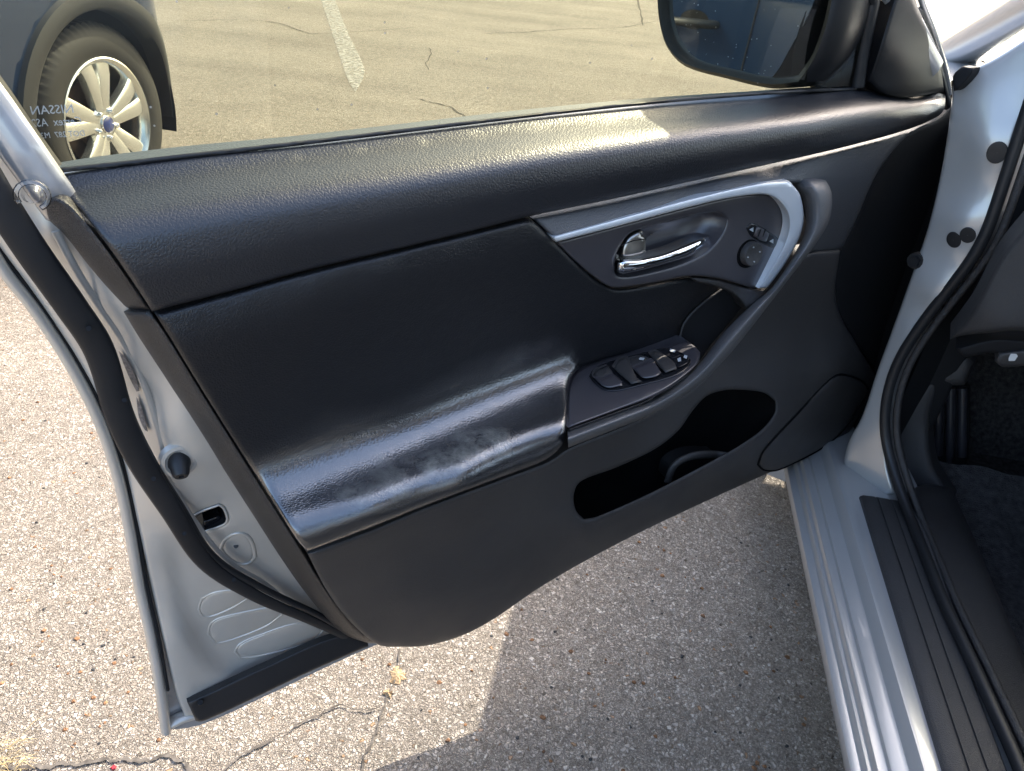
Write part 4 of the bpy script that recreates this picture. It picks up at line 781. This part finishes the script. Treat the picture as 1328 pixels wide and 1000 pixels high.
patch('dash_ledge', [(1240, 452), (1290, 440), (1345, 444), (1400, 455), (1400, 480), (1290, 458), (1250, 464)], -.015, M_DEEP, car, frame=DF, step=14, edge=(4, .005), skirt=.03)
patch('release_lever', [(1296, 458), (1328, 454), (1350, 456), (1350, 472), (1300, 476), (1290, 468)], -.008, M_PLAST, car, frame=DF, step=8, edge=(5, .005), skirt=.02, label='fuel flap release lever')
patch('fuel_symbol', [(1308, 465), (1311, 459), (1318, 459), (1320, 462), (1316, 468), (1308, 468)], -.006, M_WHITE, car, frame=DF, step=3, skirt=.0004, osp=3)
box('firewall', (.58, .56, .55), (.8, .04, .80), M_DEEP, car, bev=.01)
box('sun_leak_block', (.155, .14, .58), (.09, .22, .80), M_DEEP, car, bev=.01)  # added unseen block behind the hinge pillar, to stop a sun leak
box('centre_console', (.62, -.1, .5), (.12, 1.3, .5), M_DEEP, car, bev=.02)
tube("steering_wheel", [(.43+.185*math.cos(a), -.36+.06*math.sin(a), .93+.175*math.sin(a)) for a in np.linspace(0, 2*math.pi, 33)[:-1]], .016, M_PLAST, car, closed=True, label="black steering wheel")
box("steering_hub", (.43, -.34, .92), (.2, .07, .13), M_PLAST, car, bev=.03, seg=3)
# driver seat (out of the picture, mirrored in the glass)
box('seat_cushion', (.42, -.85, .46), (.48, .52, .16), M_CLOTH, car, bev=.05, seg=4, label='dark driver seat cushion')
box('seat_backrest', (.42, -1.16, .82), (.46, .14, .66), M_CLOTH, car, bev=.05, seg=4, rot=Matrix.Rotation(R(-14), 4, 'X'))
# fender, hood, cowl
FT3 = []
for y in np.linspace(.24, 1.45, 12):
    dip = .03*((y-.05)/1.3)**1.5
    FT3.append([(-.055, y, .13), (-.06, y, .30), (-.075, y, .60-dip), (-.080, y, .80-dip), (-.072, y, .90-dip), (.0, y, .972-dip), (.10, y, 1.0-dip), (.165, y, 1.008-dip)])
fender = grid('front_fender', FT3, M_SILVER, car, label='silver front wing', flip=False, autos=60)
HD = []
for y in np.linspace(.18, 1.5, 10):
    dip = .035*((y-.05)/1.3)**1.5
    HD.append([(x, y, 1.010-dip+.05*math.sin((x-.17)/1.5*math.pi)) for x in np.linspace(.172, 1.6, 9)])
grid('hood', HD, M_SILVER, car, label='silver bonnet', flip=False)
grid('fender_return', [[(-.056, .243, z), (.06, .20, z)] for z in (.13, .30, .6, .80)]+[[(-.03, .243, .90), (.06, .20, .90)]], M_SILVER, car)
# roof, pillars, screen, rear body side: they shade the scene and close the cabin
RF = []
for y in np.linspace(-.28, -2.1, 8):
    RF.append([(.20+.0*x, y, 1.40) if x == 0 else (.20+1.15*x, y, 1.42+.05*math.sin(x*math.pi)-.03*abs(y+1.1)) for x in np.linspace(0, 1, 9)])
roof = grid('roof', RF, M_SILVER, car, label='silver roof')
sm = roof.modifiers.new('t', 'SOLIDIFY'); sm.thickness = .04
tube('front_pillar', [(.13, .50, .99), (.155, .2, 1.13), (.185, -.08, 1.29), (.205, -.28, 1.40), (.205, -1.0, 1.43), (.205, -1.9, 1.40)], [.036, .036, .036, .036, .034, .034], M_SILVER, car, seg=12)
tube('front_pillar', [(1.42, .50, .99), (1.40, .2, 1.13), (1.37, -.08, 1.29), (1.35, -.28, 1.40), (1.35, -1.0, 1.43), (1.35, -1.9, 1.40)], .036, M_SILVER, car, seg=12)
grid('windscreen', [[(.18+1.2*t, .42+.1*math.sin(t*math.pi), 1.02) for t in np.linspace(0, 1, 7)], [(.235+1.09*t, -.26+.05*math.sin(t*math.pi), 1.41) for t in np.linspace(0, 1, 7)]], M_SCREEN, car, label='windscreen')
tube('centre_pillar', [(.08, -1.18, .30), (.06, -1.18, .6), (.07, -1.17, .95), (.14, -1.2, 1.2), (.2, -1.22, 1.4)], [.06, .06, .055, .045, .04], M_SILVER, car, seg=12)
BS = [[(.0, y, .22), (-.05, y, .3), (-.06, y, .6), (-.055, y, .85), (-.03, y, .97), (.03, y, 1.0)] for y in np.linspace(-1.22, -3.0, 6)]
grid('rear_body_side', BS, M_SILVER, car, label='silver rear body side', flip=True)
grid('rear_side_glass', [[(.03, y, 1.0), (.2, y, 1.40)] for y in (-1.26, -2.0)], M_DARKGLASS, car)
mesh_obj('dashboard', [(.12, .45, 1.0), (1.4, .45, 1.0), (1.4, -.16, .95), (.20, -.16, .95), (.20, -.20, .72), (1.4, -.20, .72)], [(0, 1, 2, 3), (3, 2, 5, 4)], M_PLAST, car, False)
mesh_obj('underbody', [(.18, -3.0, .2), (1.5, -3.0, .2), (1.5, 1.5, .2), (.18, 1.5, .2)], [(0, 1, 2, 3)], M_DEEP, car, False)
grid('far_body_side', [[(1.52, y, .2), (1.56, y, .6), (1.5, y, .98)] for y in (1.4, -3.0)], M_SILVER, car, flip=True)

# ================================================================== wheels
def wheel(parent, c, side=1, name='wheel'):
    """outer face towards +X"""
    w = empty(name, c); w.parent = parent
    RT = .350
    def lug(i, k): return (-.007 if (i % 3 == 2) and k in (5, 6, 7, 9, 10, 12, 13) else 0)
    pr = [(.222, -.005), (.236, .002), (.262, .008), (.300, .006), (.325, -.006), (.338, -.018), (.346, -.026), (.349, -.062), (.341, -.066), (.350, -.071), (.350, -.110), (.341, -.115), (.349, -.12), (.346, -.165), (.338, -.174), (.30, -.195), (.24, -.19)]
    t = lathe('tyre', pr, M_TYRE, w, seg=210, rad_fn=lug, autos=35)
    rim = lathe('rim', [(.236, -.004), (.2345, .004), (.229, .006), (.223, .002), (.214, -.006), (.206, -.03), (.20, -.15), (.232, -.18)], M_ALLOY, w, seg=64)
    disc = lathe('brake_disc', [(.15, -.075), (.15, -.070), (.09, -.069), (.085, -.05), (.02, -.05)], M_RUST, w, seg=40)
    lathe('barrel_back', [(.2, -.12), (.02, -.12)], M_DEEP, w, seg=32)
    hub = lathe('hub', [(.072, -.045), (.070, -.018), (.060, -.012), (.034, -.011), (.031, -.014), (.001, -.014)], M_ALLOY, w, seg=32)
    for i in range(5):
        a = 2*math.pi*i/5+.32
        for s in (-1, 1):
            V = []
            st = []
            for k, r in enumerate((.045, .08, .12, .165, .208, .224)):
                off = s*(.012+.036*((r-.045)/.18)**1.15); hw = .0205+.013*((r-.04)/.18); x = -.012+.010*math.sin((r-.04)/.18*2.2)-(.004 if r > .2 else 0)
                st.append([(x-.03, r, off-hw*1.15), (x-.003, r, off-hw), (x, r, off-hw*.7), (x+.001, r, off+hw*.7), (x-.003, r, off+hw), (x-.03, r, off+hw*1.15)])
            ca, sa = math.cos(a), math.sin(a)
            grid('spoke', [[(p[0], p[1]*ca-p[2]*sa, p[1]*sa+p[2]*ca) for p in q] for q in st], M_ALLOY, w, autos=40)
        la = a+math.pi/5; V = [(-.006, .048*math.cos(la), .048*math.sin(la))]
        tube('lug_nut', [(-.016, .05*math.cos(la), .05*math.sin(la)), (-.004, .05*math.cos(la), .05*math.sin(la)), (.002, .05*math.cos(la), .05*math.sin(la))], [.0095, .0095, .006], M_CHROME, w, seg=6)
    cap = lathe('centre_cap', [(.030, -.014), (.030, -.006), (.027, -.004), (.001, -.003)], M_BADGE, w, seg=28)
    lathe('cap_ring', [(.0315, -.014), (.0315, -.005), (.0295, -.0045), (.0290, -.006)], M_CHROME, w, seg=28)
    return w
# ================================================================== BLUE SUV parked alongside
SX = -2.362
suv = empty('blue_suv', (SX, 0, 0)); tag(suv, 'dark blue car with silver alloy wheel parked beyond the open door', 'car')
WY, WZ = 1.30, .350
def sx(y, z):
    b = -.012*((z-.7)/.4)**2 - (.10*max(0, z-.95)**2/.05 if z > .95 else 0)
    f_ = max(0, y-1.58); r_ = max(0, -2.6-y)
    return b-2.4*f_**2-.8*r_**2
ar = .415
arch = [(WY+ar*math.cos(a), WZ+ar*math.sin(a)) for a in np.linspace(math.pi*1.02, -.20, 26)]
arch2 = [(-1.42+ar*math.cos(a), WZ+ar*math.sin(a)) for a in np.linspace(math.pi*1.04, -.10, 22)]
side = [(-2.9, .42), (-2.2, .30)]+arch2+[(-.9, .24), (.7, .24)]+arch+[(1.80, .275), (2.02, .33), (2.10, .5), (2.08, .78), (1.85, .93), (1.4, 1.0), (.9, 1.05), (.3, 1.07), (-2.0, 1.10), (-2.9, 1.08), (-3.0, .8)]
side = np.array(side)
def side_mesh(name, poly, fn, mt, parent, step=.09, holes=(), flip=False, thick=.0, osp=.05):
    ol = densify([tuple(p) for p in poly], osp, corner=40); V2, F = tri2d(ol, [densify(h, osp) for h in holes], step, [], [])
    V = [fn(y, z) for y, z in V2]; 
    v = np.array(V); f = F[0]; n = np.cross(v[f[1]]-v[f[0]], v[f[2]]-v[f[0]])
    if (n[0] < 0) != flip: F = [q[::-1] for q in F]
    o = mesh_obj(name, V, F, mt, parent, True, autos=50)
    if thick: md = o.modifiers.new('t', 'SOLIDIFY'); md.thickness = thick; md.offset = -1
    return o
side_mesh('body_side', side, lambda y, z: (sx(y, z), y, z), M_BLUE, suv, step=.06, thick=.02)
# plastic arch cladding and sill
def ring(cy, r0, r1, a0, a1, dx, n=40):
    R_ = []
    for a in np.linspace(a0, a1, n):
        R_.append([(sx(cy+r*math.cos(a), WZ+r*math.sin(a))+d, cy+r*math.cos(a), WZ+r*math.sin(a)) for r, d in ((r0-.005, -.06), (r0, dx-.006), (r0+.008, dx), ((r0+r1)/2, dx+.004), (r1-.008, dx), (r1, -.004))])
    return R_
for cy in (WY, -1.42):
    grid('arch_cladding', ring(cy, .392, .462, math.pi*1.12, -.16, .016), M_CLAD, suv, flip=True, label='matt black wheel arch trim')
    V = []; 
    g = [[(x, cy+.40*math.cos(a), WZ+.40*math.sin(a)) for x in (-.02, -.15, -.32)] for a in np.linspace(math.pi*1.1, -.3, 30)]
    grid('wheel_well', g, M_DEEP, suv)
    mesh_obj('wheel_well_back', [(-.32, cy-.5, 0.15), (-.32, cy+.5, .15), (-.32, cy+.5, .8), (-.32, cy-.5, .8)], [(0, 1, 2, 3)], M_DEEP, suv, False)
grid('sill_cladding', [[(sx(y, .3)+.012, y, .36), (sx(y, .3)+.018, y, .30), (sx(y, .3)+.0, y, .22), (-.2, y, .2)] for y in np.linspace(-.98, .86, 8)], M_CLAD, suv, flip=True)
grid('bumper_lower', [[(sx(y, .4)+.006, y, .42), (sx(y, .4)+.010, y, .36), (sx(y, .3)-.01, y, .29), (-.3, y, .26)] for y in np.linspace(1.70, 2.05, 10)], M_CLAD, suv, flip=True, label='black lower bumper corner')
wheel(suv, (-.030, WY, WZ)); wheel(suv, (-.030, -1.42, WZ))
# door gaps and handles
HY, HZ = .31, .81
def gap(y0_, z0, y1_, z1):
    P = [(sx(y0_+(y1_-y0_)*t, z0+(z1-z0)*t)+.0008, y0_+(y1_-y0_)*t, z0+(z1-z0)*t) for t in np.linspace(0, 1, 9)]; tube('door_gap', P, .003, M_DEEP, suv, seg=6)
gap(.80, .36, .72, 1.0); gap(.09, .30, .07, 1.05); gap(-1.02, .7, -.95, 1.05); gap(.80, .36, -.9, .36)
for hy in (.30, -.70):
    x0 = sx(hy, HZ)
    tube('door_handle', [(x0-.004, hy+.11, HZ), (x0+.028, hy+.085, HZ+.002), (x0+.034, hy, HZ+.004), (x0+.03, hy-.07, HZ+.004), (x0-.004, hy-.09, HZ+.003)], [.014, .015, .016, .016, .014], M_CLAD, suv, seg=12)
    P = [(x0-.002, hy+.055*math.cos(a), HZ+.012+.035*math.sin(a)) for a in np.linspace(0, 2*math.pi, 20)]
    mesh_obj('handle_cup', [(x0+.001, p[1], p[2]) for p in P], [tuple(range(20))], M_DEEP, suv, False)
# top of the car: bonnet, glasshouse, roof, far side
grid('bonnet', [[(sx(1.5, .98)+.0-.02-x, y, 1.0+.05*math.sin(x/1.7*math.pi)-.05*max(0, y-1.2)/.7) for x in np.linspace(0, 1.7, 7)] for y in np.linspace(.95, 2.0, 6)], M_BLUE, suv, flip=False)
grid('front_face', [[(-.05-.35*(z < .5)*0-x-.0, 2.03+.06*math.sin(x/1.7*math.pi), z) for x in np.linspace(.42, 1.3, 5)] for z in (.3, .6, .95)], M_BLUE, suv)
for y0_, y1_ in ((.52, -.06), (-.14, -.98), (-1.05, -2.1)):
    tz = 1.50; k = -.25 if y0_ > .5 else 0
    mesh_obj('side_window', [(-.055, y0_, 1.085), (-.055, y1_, 1.095), (-.20, y1_, tz), (-.20, y0_+k*1.6, tz)], [(0, 1, 2, 3)], M_DARKGLASS, suv, False)
grid('roof_shell', [[(-.06, .85, 1.06), (-.21, .05, 1.53), (-.24, -1.0, 1.62), (-.22, -2.3, 1.55), (-.08, -2.9, 1.08)], [(-.85, .95, 1.07), (-.85, .1, 1.6), (-.85, -1.0, 1.68), (-.85, -2.3, 1.6), (-.85, -3.0, 1.08)], [(-1.7, .85, 1.06), (-1.55, .05, 1.53), (-1.52, -1.0, 1.62), (-1.55, -2.3, 1.55), (-1.66, -2.9, 1.08)]], M_BLUE, suv, autos=80)
mesh_obj('pillar_panel', [(-.062, .70, 1.06), (-.06, -2.8, 1.08), (-.225, -2.25, 1.55), (-.245, -1.0, 1.6), (-.215, .1, 1.53)], [(0, 1, 2, 3, 4)], M_GLOSSBLK, suv, False)
grid('far_side', [[(-1.72, y, .25), (-1.76, y, .7), (-1.7, y, 1.07)] for y in (1.95, -2.9)], M_BLUE, suv, flip=True)
mesh_obj('floor_pan', [(-.3, -2.8, .22), (-1.7, -2.8, .22), (-1.7, 1.95, .22), (-.3, 1.95, .22)], [(0, 1, 2, 3)], M_DEEP, suv, False)
# front wheel of the silver car
wheel(car, (-.02, .98, .32), name='wheel').scale = (-1, .92, .92)
bpy.context.view_layer.update()
